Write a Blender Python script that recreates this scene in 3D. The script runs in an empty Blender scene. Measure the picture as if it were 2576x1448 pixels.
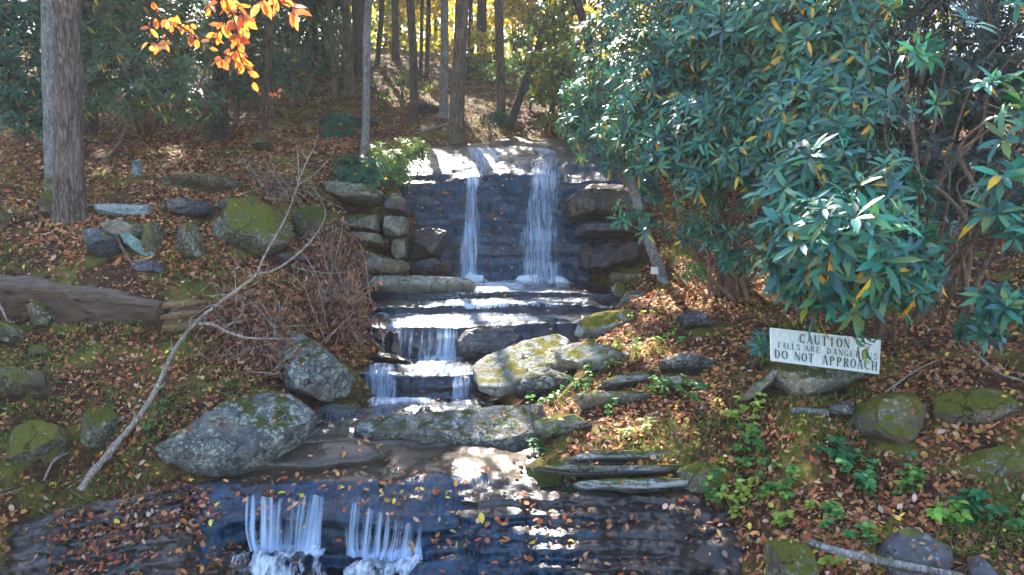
import bpy, math, random
import numpy as np
from mathutils import Vector, noise as mn
from mathutils.bvhtree import BVHTree

SC = bpy.context.scene
COL = SC.collection
rng = np.random.default_rng(7)
random.seed(7)

# ------------------------------------------------------------------ camera
F, CX, CY, CZ = 1839.0, 1288.0, 724.0, 3.0
PITCH = math.radians(7)
cam = bpy.data.cameras.new('camera'); cam_o = bpy.data.objects.new('camera', cam); COL.objects.link(cam_o)
cam.sensor_width = 36.0; cam.lens = 36.0 * F / 2576.0; cam.clip_end = 500; cam.clip_start = 0.05
cam_o.location = (0, 0, CZ); cam_o.rotation_euler = (math.pi/2 - PITCH, 0, 0)
SC.camera = cam_o
cP, sP = math.cos(PITCH), math.sin(PITCH)
def ray(px, py):
    a = (px - CX)/F; b = (CY - py)/F
    return np.array([a, cP + b*sP, -sP + b*cP])
def P(px, py, Y):
    d = ray(px, py); return np.array([0, 0, CZ]) + d*(Y/d[1])
def proj(p):
    x, y, z = p[..., 0], p[..., 1], p[..., 2]-CZ
    dep = y*cP - z*sP; upc = y*sP + z*cP
    return CX + F*x/dep, CY - F*upc/dep

# ------------------------------------------------------------------ object helpers
def tag(o, label=None, cat=None, group=None, kind=None):
    if label: o['label'] = label
    if cat: o['category'] = cat
    if group: o['group'] = group
    if kind: o['kind'] = kind
    return o
def empty(name, loc, label, cat, group=None):
    o = bpy.data.objects.new(name, None); COL.objects.link(o)
    o.location = tuple(float(v) for v in loc); o.empty_display_size = 0.2
    return tag(o, label, cat, group)
def link(name, me, mat, parent=None):
    o = bpy.data.objects.new(name, me); COL.objects.link(o)
    if mat is not None: me.materials.append(mat)
    if parent is not None:
        me.transform(__import__('mathutils').Matrix.Translation(-parent_origin(parent)))
        o.parent = parent
    return o
def parent_origin(o):
    v = Vector(o.location)
    while o.parent is not None:
        o = o.parent; v = v + Vector(o.location)
    return v
def mesh_np(name, verts, flat, starts, smooth=True):
    me = bpy.data.meshes.new(name)
    v = np.ascontiguousarray(verts, dtype=np.float32); nv = len(v)
    flat = np.ascontiguousarray(flat, dtype=np.int32); starts = np.ascontiguousarray(starts, dtype=np.int32)
    me.vertices.add(nv); me.vertices.foreach_set('co', v.ravel())
    me.loops.add(len(flat)); me.loops.foreach_set('vertex_index', flat)
    me.polygons.add(len(starts)); me.polygons.foreach_set('loop_start', starts)
    me.update(calc_edges=True)
    me.polygons.foreach_set('use_smooth', np.full(len(starts), smooth, dtype=bool))
    return me
def grid_mesh(name, G, close_u=False, close_ends=False):
    """G: (nv, nu, 3) grid of points."""
    nv, nu = G.shape[:2]
    idx = np.arange(nv*nu).reshape(nv, nu)
    if close_u:
        a = idx; b = np.roll(idx, -1, 1)
    else:
        a = idx[:, :-1]; b = idx[:, 1:]
    q = np.stack([a[:-1], b[:-1], b[1:], a[1:]], -1).reshape(-1, 4)
    flat = list(q.ravel()); starts = list(range(0, len(q)*4, 4))
    if close_u and close_ends:
        starts.append(len(flat)); flat += list(idx[0][::-1])
        starts.append(len(flat)); flat += list(idx[-1])
    return mesh_np(name, G.reshape(-1, 3), flat, starts)
def color_attr(me, cols, name='Col'):
    at = me.attributes.new(name, 'FLOAT_COLOR', 'POINT')
    c = np.ones((len(me.vertices), 4), dtype=np.float32); c[:, :3] = cols
    at.data.foreach_set('color', c.ravel())
def float_attr(me, vals, name):
    at = me.attributes.new(name, 'FLOAT', 'POINT')
    at.data.foreach_set('value', np.ascontiguousarray(vals, dtype=np.float32).ravel())
def vec_attr(me, vals, name):
    at = me.attributes.new(name, 'FLOAT_VECTOR', 'POINT')
    at.data.foreach_set('vector', np.ascontiguousarray(vals, dtype=np.float32).ravel())
def norm(a):
    return a/np.maximum(np.linalg.norm(a, axis=-1, keepdims=True), 1e-9)
def fbm(p, s, o=4):
    return mn.fractal(Vector((float(p[0])*s, float(p[1])*s, float(p[2])*s)), 0.8, 2.1, o)
def fbm_arr(V, s, o=4, off=0.0, sc=(1, 1, 1)):
    k = np.asarray(sc)*s
    W = V*k + off
    return np.array([mn.fractal(Vector(w), 0.8, 2.1, o) for w in W.tolist()])

# ------------------------------------------------------------------ leaves
LEAF_FACES = np.array([0,1,2, 0,2,3, 1,4,5,2, 2,5,6,3, 4,7,5, 5,7,6])
LEAF_STARTS = np.array([0, 3, 6, 10, 14, 17])
def leaf_mesh(name, base, direc, up, length, width, droop, cols, fold=0.25, shape=(0.34, 0.9, 0.72, 0.85)):
    n = len(base)
    d = norm(direc); s = norm(np.cross(d, up)); u = norm(np.cross(s, d))
    L = length[:, None]; W = width[:, None]*0.5; dr = droop[:, None]
    def pt(t, w, f):
        return base + d*(L*t) + s*(W*w) + u*(-dr*L*t*t + f*W)
    t1, w1, t2, w2 = shape
    V = np.stack([base, pt(t1, -w1, fold*w1), pt(t1, 0, 0), pt(t1, w1, fold*w1), pt(t2, -w2, fold*w2), pt(t2, 0, 0), pt(t2, w2, fold*w2), pt(1.0, 0, 0)], 1)
    flat = (LEAF_FACES[None] + 8*np.arange(n)[:, None]).ravel()
    starts = (LEAF_STARTS[None] + 20*np.arange(n)[:, None]).ravel()
    me = mesh_np(name, V.reshape(-1, 3), flat, starts)
    color_attr(me, np.repeat(cols, 8, 0))
    return me
def rand_dirs(n, r=rng):
    v = r.normal(size=(n, 3)); return norm(v)
def pick_cols(n, palette, jitter=0.2, r=rng):
    w = np.array([p[0] for p in palette], float); w /= w.sum()
    c = np.array([p[1] for p in palette], float)[r.choice(len(palette), n, p=w)]
    return np.clip(c*(1 + r.normal(0, jitter, (n, 1)))*(1 + r.normal(0, jitter*0.35, (n, 3))), 0.002, 0.95)

# ------------------------------------------------------------------ tubes
def smooth_path(pts, n, par=None):
    pts = np.asarray(pts, float); m = len(pts)
    if m == 2:
        t = np.linspace(0, 1, n)[:, None]; return pts[0]*(1-t) + pts[1]*t
    d = np.r_[0, np.cumsum(np.maximum(np.linalg.norm(np.diff(pts[:, :3], axis=0), axis=1), 1e-6))]
    if par is not None: d = np.asarray(par, float) - par[0]
    T = np.linspace(0, d[-1], n); out = np.empty((n, pts.shape[1]))
    ext = np.vstack([2*pts[0]-pts[1], pts, 2*pts[-1]-pts[-2]])
    k = np.clip(np.searchsorted(d, T, 'right')-1, 0, m-2)
    f = ((T-d[k])/(d[k+1]-d[k]))[:, None]
    p0, p1, p2, p3 = ext[k], ext[k+1], ext[k+2], ext[k+3]
    return 0.5*((2*p1) + (-p0+p2)*f + (2*p0-5*p1+4*p2-p3)*f*f + (-p0+3*p1-3*p2+p3)*f**3)
def tube_grid(pts, radii, nseg=24, ns=10, rough=0.0, rs=6.0, flare=0.0, zs=1.0):
    pts = np.asarray(pts, float)
    C = smooth_path(pts, nseg)
    rr = np.interp(np.linspace(0, 1, nseg), np.linspace(0, 1, len(radii)), radii)
    tg = norm(np.gradient(C, axis=0))
    ref = np.array([0.0, 1, 0]) if abs(tg[0][1]) < 0.8 else np.array([1.0, 0, 0])
    a = norm(np.cross(tg, ref)); b = np.cross(tg, a)
    th = np.linspace(0, 2*np.pi, ns, endpoint=False)
    if flare:
        hh = np.linspace(0, 1, nseg); rr = rr*(1 + flare*np.exp(-hh*nseg/ max(1, nseg*0.06)))
    ring = a[:, None]*np.cos(th)[None, :, None] + b[:, None]*np.sin(th)[None, :, None]
    if rough:
        G = C[:, None] + ring*rr[:, None, None]
        nz = fbm_arr(G.reshape(-1, 3), rs, 3, sc=(1, 1, zs)).reshape(nseg, ns)
        R = rr[:, None]*(1 + rough*nz)
    else:
        R = np.repeat(rr[:, None], ns, 1)
    return C[:, None] + ring*R[..., None]
def tube(name, pts, radii, mat, parent=None, **k):
    return link(name, grid_mesh(name, tube_grid(pts, radii, **k), True, True), mat, parent)
def join_grids(name, grids):
    vs, fl, st = [], [], []; off = 0; lo = 0
    for G in grids:
        nv, nu = G.shape[:2]; idx = np.arange(nv*nu).reshape(nv, nu) + off
        b = np.roll(idx, -1, 1)
        q = np.stack([idx[:-1], b[:-1], b[1:], idx[1:]], -1).reshape(-1, 4)
        fl.append(q.ravel()); st.append(np.arange(len(q))*4 + lo); lo += len(q)*4
        for cap in (idx[0][::-1], idx[-1]):
            fl.append(cap); st.append(np.array([lo])); lo += nu
        vs.append(G.reshape(-1, 3)); off += nv*nu
    return mesh_np(name, np.concatenate(vs), np.concatenate(fl), np.concatenate(st))

# ------------------------------------------------------------------ materials
def new_mat(name):
    m = bpy.data.materials.new(name); m.use_nodes = True
    nt = m.node_tree; nt.nodes.clear()
    out = nt.nodes.new('ShaderNodeOutputMaterial')
    return m, nt, out
class NB:
    def __init__(s, nt): s.nt = nt
    def n(s, t, **kw):
        nd = s.nt.nodes.new(t)
        for k, v in kw.items():
            if k.startswith('i_'):
                key = k[2:]; key = int(key) if key.isdigit() else key.replace('_', ' ')
                s.set(nd.inputs[key], v)
            else: setattr(nd, k, v)
        return nd
    def set(s, sock, v):
        if hasattr(v, 'outputs'): s.nt.links.new(v.outputs[0], sock)
        elif hasattr(v, 'is_output'): s.nt.links.new(v, sock)
        else: sock.default_value = v
    def noise(s, vec, scale, detail=5, rough=0.55, dist=0.0):
        return s.n('ShaderNodeTexNoise', i_Vector=vec, i_Scale=scale, i_Detail=detail, i_Roughness=rough, i_Distortion=dist).outputs['Fac']
    def ramp(s, fac, stops):
        r = s.n('ShaderNodeValToRGB', i_Fac=fac); cr = r.color_ramp
        while len(cr.elements) < len(stops): cr.elements.new(0.5)
        for e, (p, c) in zip(cr.elements, stops):
            e.position = p; e.color = (*c, 1) if hasattr(c, '__len__') else (c, c, c, 1)
        return r.outputs['Color']
    def mix(s, fac, a, b, blend='MIX'):
        m = s.n('ShaderNodeMix', data_type='RGBA', blend_type=blend)
        s.set(m.inputs['Factor'], fac)
        for k, v in ((6, a), (7, b)):
            if isinstance(v, tuple) and len(v) == 3: v = (*v, 1)
            s.set(m.inputs[k], v)
        return m.outputs[2]
    def math(s, op, a, b=0.0, clamp=False):
        m = s.n('ShaderNodeMath', operation=op, use_clamp=clamp); s.set(m.inputs[0], a); s.set(m.inputs[1], b); return m.outputs[0]
    def mapr(s, v, a, b, c=0.0, d=1.0):
        return s.n('ShaderNodeMapRange', i_Value=v, i_From_Min=a, i_From_Max=b, i_To_Min=c, i_To_Max=d).outputs[0]
    def pos(s): return s.n('ShaderNodeNewGeometry').outputs['Position']
    def nz(s): return s.n('ShaderNodeSeparateXYZ', i_0=s.n('ShaderNodeNewGeometry').outputs['Normal']).outputs['Z']
    def scaled(s, vec, sc):
        return s.n('ShaderNodeVectorMath', operation='MULTIPLY', i_0=vec, i_1=sc).outputs[0]
    def bump(s, h, strength=0.4, dist=0.02):
        return s.n('ShaderNodeBump', i_Height=h, i_Strength=strength, i_Distance=dist).outputs[0]

def rock_mat(name, dark, light, lichen=(0.5, 0.52, 0.48), lich=0.35, moss=0.0, mosscol=(0.085, 0.10, 0.018), rough=0.85, strata=0.0, wetz=0.0, scale=1.0, bump=0.6, warm=0.0):
    m, nt, out = new_mat(name); b = NB(nt); pos = b.pos()
    n1 = b.noise(pos, 3.2*scale, 6, 0.62)
    n2 = b.noise(pos, 22*scale, 5, 0.7)
    base = b.mix(b.mapr(n1, 0.32, 0.68), dark, light)
    base = b.mix(b.math('MULTIPLY', b.mapr(n2, 0.4, 0.75), 0.55), base, tuple(c*0.35 for c in dark))
    if warm:
        nw = b.noise(pos, 1.7*scale, 3, 0.5)
        base = b.mix(b.math('MULTIPLY', b.mapr(nw, 0.5, 0.7), warm), base, (0.30, 0.17, 0.07))
    h = b.math('ADD', b.math('MULTIPLY', n1, 0.8), b.math('MULTIPLY', n2, 0.35))
    if strata:
        ps = b.scaled(pos, (0.7, 0.7, 17.0))
        st = b.noise(ps, 1.5, 5, 0.6, 0.3)
        base = b.mix(b.math('MULTIPLY', b.mapr(st, 0.45, 0.62), strata), base, tuple(min(1, c*1.5+0.03) for c in light))
        base = b.mix(b.math('MULTIPLY', b.mapr(st, 0.46, 0.36), strata*0.9), base, tuple(c*0.3 for c in dark))
        h = b.math('ADD', h, b.math('MULTIPLY', st, 1.4*strata))
    if lich:
        v = b.n('ShaderNodeTexVoronoi', i_Vector=pos, i_Scale=7.0*scale, i_Randomness=1.0)
        nd = b.noise(pos, 9*scale, 6, 0.72, 0.6)
        blob = b.mapr(b.math('ADD', b.n('ShaderNodeTexVoronoi', i_Vector=pos, i_Scale=15.0*scale).outputs['Distance'], b.math('MULTIPLY', nd, 0.55)), 0.56, 0.50)
        lf = b.math('MULTIPLY', b.math('MAXIMUM', blob, b.mapr(nd, 0.62-0.22*lich, 0.66-0.2*lich)), b.mapr(b.noise(pos, 1.6*scale, 4, .65), 0.38, 0.54))
        lcol = b.mix(b.mapr(n2, 0.3, 0.7), tuple(c*0.62 for c in lichen), lichen)
        base = b.mix(b.math('MULTIPLY', lf, 0.85), base, lcol)
        h = b.math('ADD', h, b.math('MULTIPLY', lf, 0.12))
    if moss:
        mnz = b.noise(pos, 4.0*scale, 5, 0.65)
        up = b.mapr(b.nz(), -0.15, 0.85)
        mf = b.mapr(b.math('ADD', b.math('MULTIPLY', up, 0.5), mnz), 1.02-0.45*moss, 1.12-0.42*moss)
        mc = b.mix(b.mapr(n2, 0.3, 0.7), tuple(c*0.45 for c in mosscol), mosscol)
        base = b.mix(mf, base, mc)
        fine = b.noise(pos, 120*scale, 2, 0.7)
        h = b.math('ADD', h, b.math('MULTIPLY', b.math('MULTIPLY', mf, fine), 0.5))
        rgh = b.mapr(mf, 0, 1, rough, 0.95)
    else: rgh = rough
    wobc = b.n('ShaderNodeVectorMath', operation='MULTIPLY_ADD', i_0=b.n('ShaderNodeTexNoise', i_Vector=pos, i_Scale=3.5*scale, i_Detail=5).outputs['Color'], i_1=(.35, .35, .35), i_2=pos).outputs[0]
    ce = b.n('ShaderNodeTexVoronoi', i_Vector=wobc, i_Scale=1.9*scale, feature='DISTANCE_TO_EDGE').outputs['Distance']
    ck = b.mapr(ce, 0.0, 0.022, 1.0, 0.0); ck = b.math('MULTIPLY', ck, b.mapr(n1, 0.42, 0.55))
    base = b.mix(b.math('MULTIPLY', ck, 0.8), base, tuple(c*0.2 for c in dark))
    h = b.math('SUBTRACT', h, b.math('MULTIPLY', ck, 0.8))
    p = b.n('ShaderNodeBsdfPrincipled', i_Base_Color=base, i_Roughness=rgh, i_Normal=b.bump(h, bump, 0.03))
    p.inputs['Specular IOR Level'].default_value = 0.2
    nt.links.new(p.outputs[0], out.inputs[0])
    return m
def wet_mat(name, dark, light, rough=0.22, strata=0.5, coat=0.3, vert_amt=0.5, warm_amt=0.75):
    m, nt, out = new_mat(name); b = NB(nt); pos = b.pos()
    n1 = b.noise(pos, 4.5, 6, 0.65); n2 = b.noise(pos, 34, 5, 0.7)
    st = b.noise(b.scaled(pos, (0.9, 0.9, 15.0)), 1.6, 5, 0.6, 0.2)
    vert = b.noise(b.scaled(pos, (44.0, 9.0, 2.6)), 1.0, 6, 0.7, 0.6)
    base = b.mix(b.mapr(n1, 0.3, 0.7), dark, light)
    base = b.mix(b.math('MULTIPLY', b.mapr(st, 0.52, 0.66), strata), base, tuple(c*1.5+0.006 for c in light))
    base = b.mix(b.math('MULTIPLY', b.mapr(vert, 0.44, 0.60), vert_amt), base, tuple(c*0.25 for c in dark))
    base = b.mix(b.math('MULTIPLY', b.mapr(n2, 0.45, 0.7), 0.6), base, tuple(c*0.4 for c in dark))
    warm = b.noise(pos, 2.6, 6, 0.7)
    base = b.mix(b.math('MULTIPLY', b.mapr(warm, 0.50, 0.62), warm_amt), base, (0.06, 0.036, 0.022))
    h = b.math('ADD', b.math('ADD', b.math('MULTIPLY', n1, 0.5), b.math('MULTIPLY', st, 0.6*strata)), b.math('MULTIPLY', vert, 0.55*vert_amt))
    h = b.math('ADD', h, b.math('MULTIPLY', n2, 0.16))
    rr = b.mapr(n1, 0.3, 0.7, rough*0.7, rough*1.6)
    p = b.n('ShaderNodeBsdfPrincipled', i_Base_Color=base, i_Roughness=rr, i_Normal=b.bump(h, 0.55, 0.03))
    p.inputs['Specular IOR Level'].default_value = 0.36
    p.inputs['Coat Weight'].default_value = coat; p.inputs['Coat Roughness'].default_value = 0.12
    nt.links.new(p.outputs[0], out.inputs[0]); return m
def leaf_mat(name, rough=0.35, trans=0.25, spec=0.5, tint=(1.25, 1.2, 0.7), sheen=0.0):
    m, nt, out = new_mat(name); b = NB(nt)
    a = b.n('ShaderNodeAttribute', attribute_name='Col').outputs['Color']
    pos = b.pos(); nz = b.noise(pos, 40, 3)
    col = b.mix(b.math('MULTIPLY', nz, 0.35), a, b.mix(1.0, a, (0.55, 0.55, 0.5), 'MULTIPLY'))
    p = b.n('ShaderNodeBsdfPrincipled', i_Base_Color=col, i_Roughness=rough)
    p.inputs['Specular IOR Level'].default_value = spec
    t = b.n('ShaderNodeBsdfTranslucent', i_Color=b.mix(1.0, a, tint, 'MULTIPLY'))
    mx = b.n('ShaderNodeMixShader', i_0=trans); nt.links.new(p.outputs[0], mx.inputs[1]); nt.links.new(t.outputs[0], mx.inputs[2])
    nt.links.new(mx.outputs[0], out.inputs[0]); return m
def bark_mat(name, dark, light, moss=0.0, scale=1.0, vs=0.14, bump=0.9):
    m, nt, out = new_mat(name); b = NB(nt); pos = b.pos()
    ps = b.scaled(pos, (scale, scale, scale*vs))
    n1 = b.noise(ps, 26, 5, 0.6, 0.8); n2 = b.noise(pos, 60*scale, 4, 0.7); n3 = b.noise(pos, 2.2, 3)
    wob = b.n('ShaderNodeVectorMath', operation='MULTIPLY_ADD', i_0=b.n('ShaderNodeTexNoise', i_Vector=ps, i_Scale=14.0, i_Detail=4).outputs['Color'], i_1=(.13, .13, .13), i_2=ps).outputs[0]
    v = b.n('ShaderNodeTexVoronoi', i_Vector=wob, i_Scale=24.0, feature='DISTANCE_TO_EDGE').outputs['Distance']
    crack = b.mapr(v, 0.0, 0.16)
    base = b.mix(b.mapr(n1, 0.35, 0.65), dark, light)
    base = b.mix(b.math('MULTIPLY', b.mapr(crack, 1, 0), 0.7), base, tuple(c*0.35 for c in dark))
    base = b.mix(b.math('MULTIPLY', b.mapr(n3, 0.5, 0.72), 0.4), base, tuple(min(1, c*1.35) for c in light))
    base = b.mix(b.math('MULTIPLY', b.mapr(n2, 0.55, 0.75), 0.4), base, tuple(c*0.5 for c in dark))
    if moss:
        mf = b.mapr(b.noise(pos, 3.0, 5, 0.65), 0.62-0.2*moss, 0.72-0.2*moss)
        base = b.mix(mf, base, (0.075, 0.085, 0.02))
    h = b.math('ADD', b.math('MULTIPLY', crack, 0.6), b.math('ADD', b.math('MULTIPLY', n1, 0.8), b.math('MULTIPLY', n2, 0.2)))
    p = b.n('ShaderNodeBsdfPrincipled', i_Base_Color=base, i_Roughness=0.9, i_Normal=b.bump(h, bump, 0.035)); p.inputs['Specular IOR Level'].default_value = 0.15
    nt.links.new(p.outputs[0], out.inputs[0]); return m
def soil_mat():
    m, nt, out = new_mat('forest soil'); b = NB(nt); pos = b.pos()
    n1 = b.noise(pos, 2.0, 6, 0.65); n2 = b.noise(pos, 14, 5, 0.7); n3 = b.noise(pos, 55, 4, 0.7)
    base = b.ramp(n2, [(0.3, (0.010, 0.006, 0.004)), (0.52, (0.07, 0.03, 0.016)), (0.68, (0.21, 0.088, 0.04)), (0.85, (0.30, 0.15, 0.075))])  # darkest stops stand in for deep shade in the gaps of the litter
    base = b.mix(b.math('MULTIPLY', b.mapr(n3, 0.42, 0.68), 0.7), base, (0.022, 0.014, 0.010))
    base = b.mix(b.math('MULTIPLY', b.mapr(n1, 0.49, 0.60), 0.85), base, (0.13, 0.13, 0.022))
    h = b.math('ADD', b.math('MULTIPLY', n2, 0.7), b.math('MULTIPLY', n3, 0.4))
    p = b.n('ShaderNodeBsdfPrincipled', i_Base_Color=base, i_Roughness=0.92, i_Normal=b.bump(h, 0.9, 0.04)); p.inputs['Specular IOR Level'].default_value = 0.1
    nt.links.new(p.outputs[0], out.inputs[0]); return m
def whitewater_mat(name, sx=26.0, st=1.6, lo=0.46, hi=0.80, tint=(0.55, 0.70, 0.92)):
    m, nt, out = new_mat(name); b = NB(nt)
    fl = b.n('ShaderNodeAttribute', attribute_name='flow').outputs['Vector']
    dn = b.n('ShaderNodeAttribute', attribute_name='dens').outputs['Fac']
    n1 = b.noise(b.scaled(fl, (sx, st, 1.0)), 1.0, 5, 0.62, 0.35)
    n2 = b.noise(b.scaled(fl, (sx*2.7, st*2.2, 1.0)), 1.0, 3, 0.6)
    n = b.math('ADD', b.math('MULTIPLY', n1, 0.75), b.math('MULTIPLY', n2, 0.25))
    a = b.mapr(b.math('ADD', n, b.math('MULTIPLY', b.math('SUBTRACT', dn, 0.5), 0.42)), lo, hi)
    h = n
    p = b.n('ShaderNodeBsdfPrincipled', i_Base_Color=(*tint, 1), i_Roughness=0.35, i_Normal=b.bump(h, 0.8, 0.03))
    tl = b.n('ShaderNodeBsdfTranslucent', i_Color=(*tint, 1))
    wm = b.n('ShaderNodeMixShader', i_0=0.35); nt.links.new(p.outputs[0], wm.inputs[1]); nt.links.new(tl.outputs[0], wm.inputs[2])
    film = b.n('ShaderNodeBsdfTransparent').outputs[0]
    mx = b.n('ShaderNodeMixShader', i_0=b.math('MULTIPLY', a, 0.92))
    nt.links.new(film, mx.inputs[1]); nt.links.new(wm.outputs[0], mx.inputs[2])
    nt.links.new(mx.outputs[0], out.inputs[0]); return m
def film_nodes(b, nt, h, strength, rough=0.06, tint=(0.93, 0.96, 1.0)):
    nr = b.bump(h, strength, 0.03)
    fr = b.n('ShaderNodeFresnel', i_IOR=1.36, i_Normal=nr)
    tr = b.n('ShaderNodeBsdfTransparent', i_Color=(*tint, 1)); gl = b.n('ShaderNodeBsdfGlossy', i_Color=(1, 1, 1, 1), i_Roughness=rough, i_Normal=nr)
    mx = b.n('ShaderNodeMixShader', i_0=b.math('MULTIPLY', fr.outputs[0], 0.45)); nt.links.new(tr.outputs[0], mx.inputs[1]); nt.links.new(gl.outputs[0], mx.inputs[2])
    return mx.outputs[0]
def film_mat(name, sc=(14.0, 14.0, 14.0), strength=0.5, rough=0.06, tint=(0.75, 0.82, 0.9)):
    m, nt, out = new_mat(name); b = NB(nt); pos = b.pos()
    n = b.noise(b.scaled(pos, sc), 1.0, 4, 0.6, 0.5)
    nt.links.new(film_nodes(b, nt, n, strength, rough, tint), out.inputs[0]); return m
def plain_mat(name, c1, c2, scale=8, rough=0.8, stretch=(1, 1, 1), bump=0.3):
    m, nt, out = new_mat(name); b = NB(nt); pos = b.scaled(b.pos(), stretch)
    n = b.noise(pos, scale, 6, 0.65)
    p = b.n('ShaderNodeBsdfPrincipled', i_Base_Color=b.mix(b.mapr(n, 0.3, 0.7), c1, c2), i_Roughness=rough, i_Normal=b.bump(n, bump, 0.02))
    nt.links.new(p.outputs[0], out.inputs[0]); return m

M = dict(
    soil=soil_mat(),
    grey=rock_mat('lichened grey rock', (0.045, 0.047, 0.052), (0.15, 0.15, 0.145), (0.40, 0.41, 0.33), 0.5, 0.08, scale=1.7, bump=1.0, warm=.25),
    pale=rock_mat('pale slab rock', (0.12, 0.115, 0.10), (0.27, 0.265, 0.23), (0.40, 0.41, 0.34), 0.65, 0.12, (0.20, 0.18, 0.02), scale=1.5, warm=0.35, bump=.9),
    mossdark=rock_mat('dark mossy rock', (0.03, 0.027, 0.02), (0.085, 0.075, 0.052), (0.25, 0.26, 0.2), 0.2, 0.65, (0.09, 0.095, 0.016), scale=1.6, bump=1.0, warm=.3),
    yellow=rock_mat('yellow mossed rock', (0.12, 0.115, 0.10), (0.27, 0.265, 0.23), (0.42, 0.44, 0.38), 0.6, 0.5, (0.20, 0.18, 0.02), scale=1.5, warm=0.3, bump=.9),
    wettop=wet_mat('wet rock at the brim', (0.005, 0.008, 0.014), (0.022, 0.024, 0.032), .32, .3, 0.0, .5),
    wetleft=wet_mat('wet leafy ledge rock', (0.010, 0.008, 0.008), (0.034, 0.027, 0.027), 0.28, 0.5, .22, .5),
    mossy=rock_mat('mossy rock', (0.06, 0.05, 0.034), (0.17, 0.145, 0.095), (0.36, 0.37, 0.28), 0.4, 0.72, (0.17, 0.165, 0.022), scale=1.6, bump=1.0, warm=.25),
    brown=rock_mat('brown bank rock', (0.10, 0.08, 0.055), (0.26, 0.22, 0.16), (0.45, 0.45, 0.38), 0.35, 0.35, scale=1.4, warm=0.35),
    tan=rock_mat('tan wall rock', (0.10, 0.088, 0.062), (0.24, 0.22, 0.17), (0.38, 0.38, 0.32), 0.5, 0.3, scale=1.7, warm=0.5, bump=.9),
    dark=rock_mat('dark damp rock', (0.025, 0.026, 0.032), (0.085, 0.08, 0.09), (0.22, 0.22, 0.22), 0.15, 0.12, rough=0.5, scale=1.3, strata=0.25, warm=0.2),
    shale=rock_mat('layered shale', (0.06, 0.055, 0.05), (0.19, 0.18, 0.17), (0.36, 0.37, 0.35), 0.25, 0.45, strata=0.9, scale=1.2, rough=0.7),
    bluegrey=rock_mat('blue grey slab', (0.11, 0.125, 0.125), (0.25, 0.275, 0.265), (0.36, 0.38, 0.35), 0.3, 0.05, scale=1.5, strata=0.2),
    teal=rock_mat('blue green flake', (0.10, 0.17, 0.16), (0.18, 0.26, 0.24), (0.4, 0.42, 0.25), 0.3, 0.2, (0.2, 0.2, 0.03), scale=2.0),
    wet=wet_mat('wet ledge rock', (0.014, 0.010, 0.010), (0.046, 0.034, 0.034), 0.3, 0.4, .08, .4),
    wet_skyblue=wet_mat('sky blue wet rock', (0.001, 0.013, 0.032), (0.003, 0.056, 0.125), 0.26, 0.14, .06, 1.0, .35),  # reflected blue sky is put into the base colour
    wetbrown=wet_mat('wet brown rock', (0.03, 0.022, 0.016), (0.085, 0.062, 0.042), 0.3, 0.4, .2, 0.15),
    bark=bark_mat('furrowed bark', (0.085, 0.058, 0.045), (0.22, 0.16, 0.125), 0.0, 0.9, 0.16),
    bark_grey=bark_mat('smooth grey bark', (0.13, 0.12, 0.115), (0.30, 0.28, 0.265), 0.1, 1.3, 0.3, 0.5),
    bark_dark=bark_mat('dark bark', (0.035, 0.028, 0.025), (0.11, 0.085, 0.07), 0.0, 1.0, 0.15),
    bark_moss=bark_mat('mossy bark', (0.10, 0.085, 0.06), (0.24, 0.20, 0.15), 0.5, 1.0, 0.2),
    stem=bark_mat('shrub stem', (0.10, 0.06, 0.04), (0.27, 0.17, 0.12), 0.0, 2.0, 0.2, 0.4),
    deadwood=bark_mat('bleached dead wood', (0.26, 0.19, 0.14), (0.54, 0.44, 0.35), 0.0, 1.6, 0.3, 0.8),
    log=plain_mat('rotting log', (0.018, 0.009, 0.005), (0.11, 0.056, 0.03), 5, 0.85, (1.0, 6, 9), 0.9),
    log_top=plain_mat('weathered log top', (0.04, 0.025, 0.017), (0.16, 0.105, 0.07), 5, 0.85, (1.0, 8, 8), 0.9),
    log_pale=plain_mat('split log wood', (0.09, 0.05, 0.02), (0.26, 0.16, 0.07), 5, 0.85, (1.2, 7, 9), 0.9),
    rhodo=leaf_mat('glossy evergreen leaf', 0.40, 0.16, 0.34, (1.1, 1.3, 0.5)),
    shade_leaf=leaf_mat('woodland leaf', 0.5, 0.3, 0.25),
    glow=leaf_mat('thin autumn leaf', 0.5, 0.55, 0.4, (1.4, 1.15, 0.5)),
    litter=leaf_mat('fallen leaf', 0.65, 0.08, 0.15),
    herb=leaf_mat('soft herb leaf', 0.5, 0.35, 0.25, (1.3, 1.3, 0.5)),
    white=whitewater_mat('falling water'),
    wisp=whitewater_mat('thin wisps of water', 44.0, .35, .58, .80, (.14, .30, .60)),
    slide=whitewater_mat('blue sliding water', 40.0, 1.6, .50, .86, (.22, .38, .62)),
    white2=whitewater_mat('near falling water', 34.0, 1.1, 0.46, 0.76),
    foam=whitewater_mat('foaming water', 22.0, 4.5, 0.38, 0.62, (0.80, 0.87, 0.97)),
    film=film_mat('stream film', (7., 7., 7.), .22, .10),
)
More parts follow.
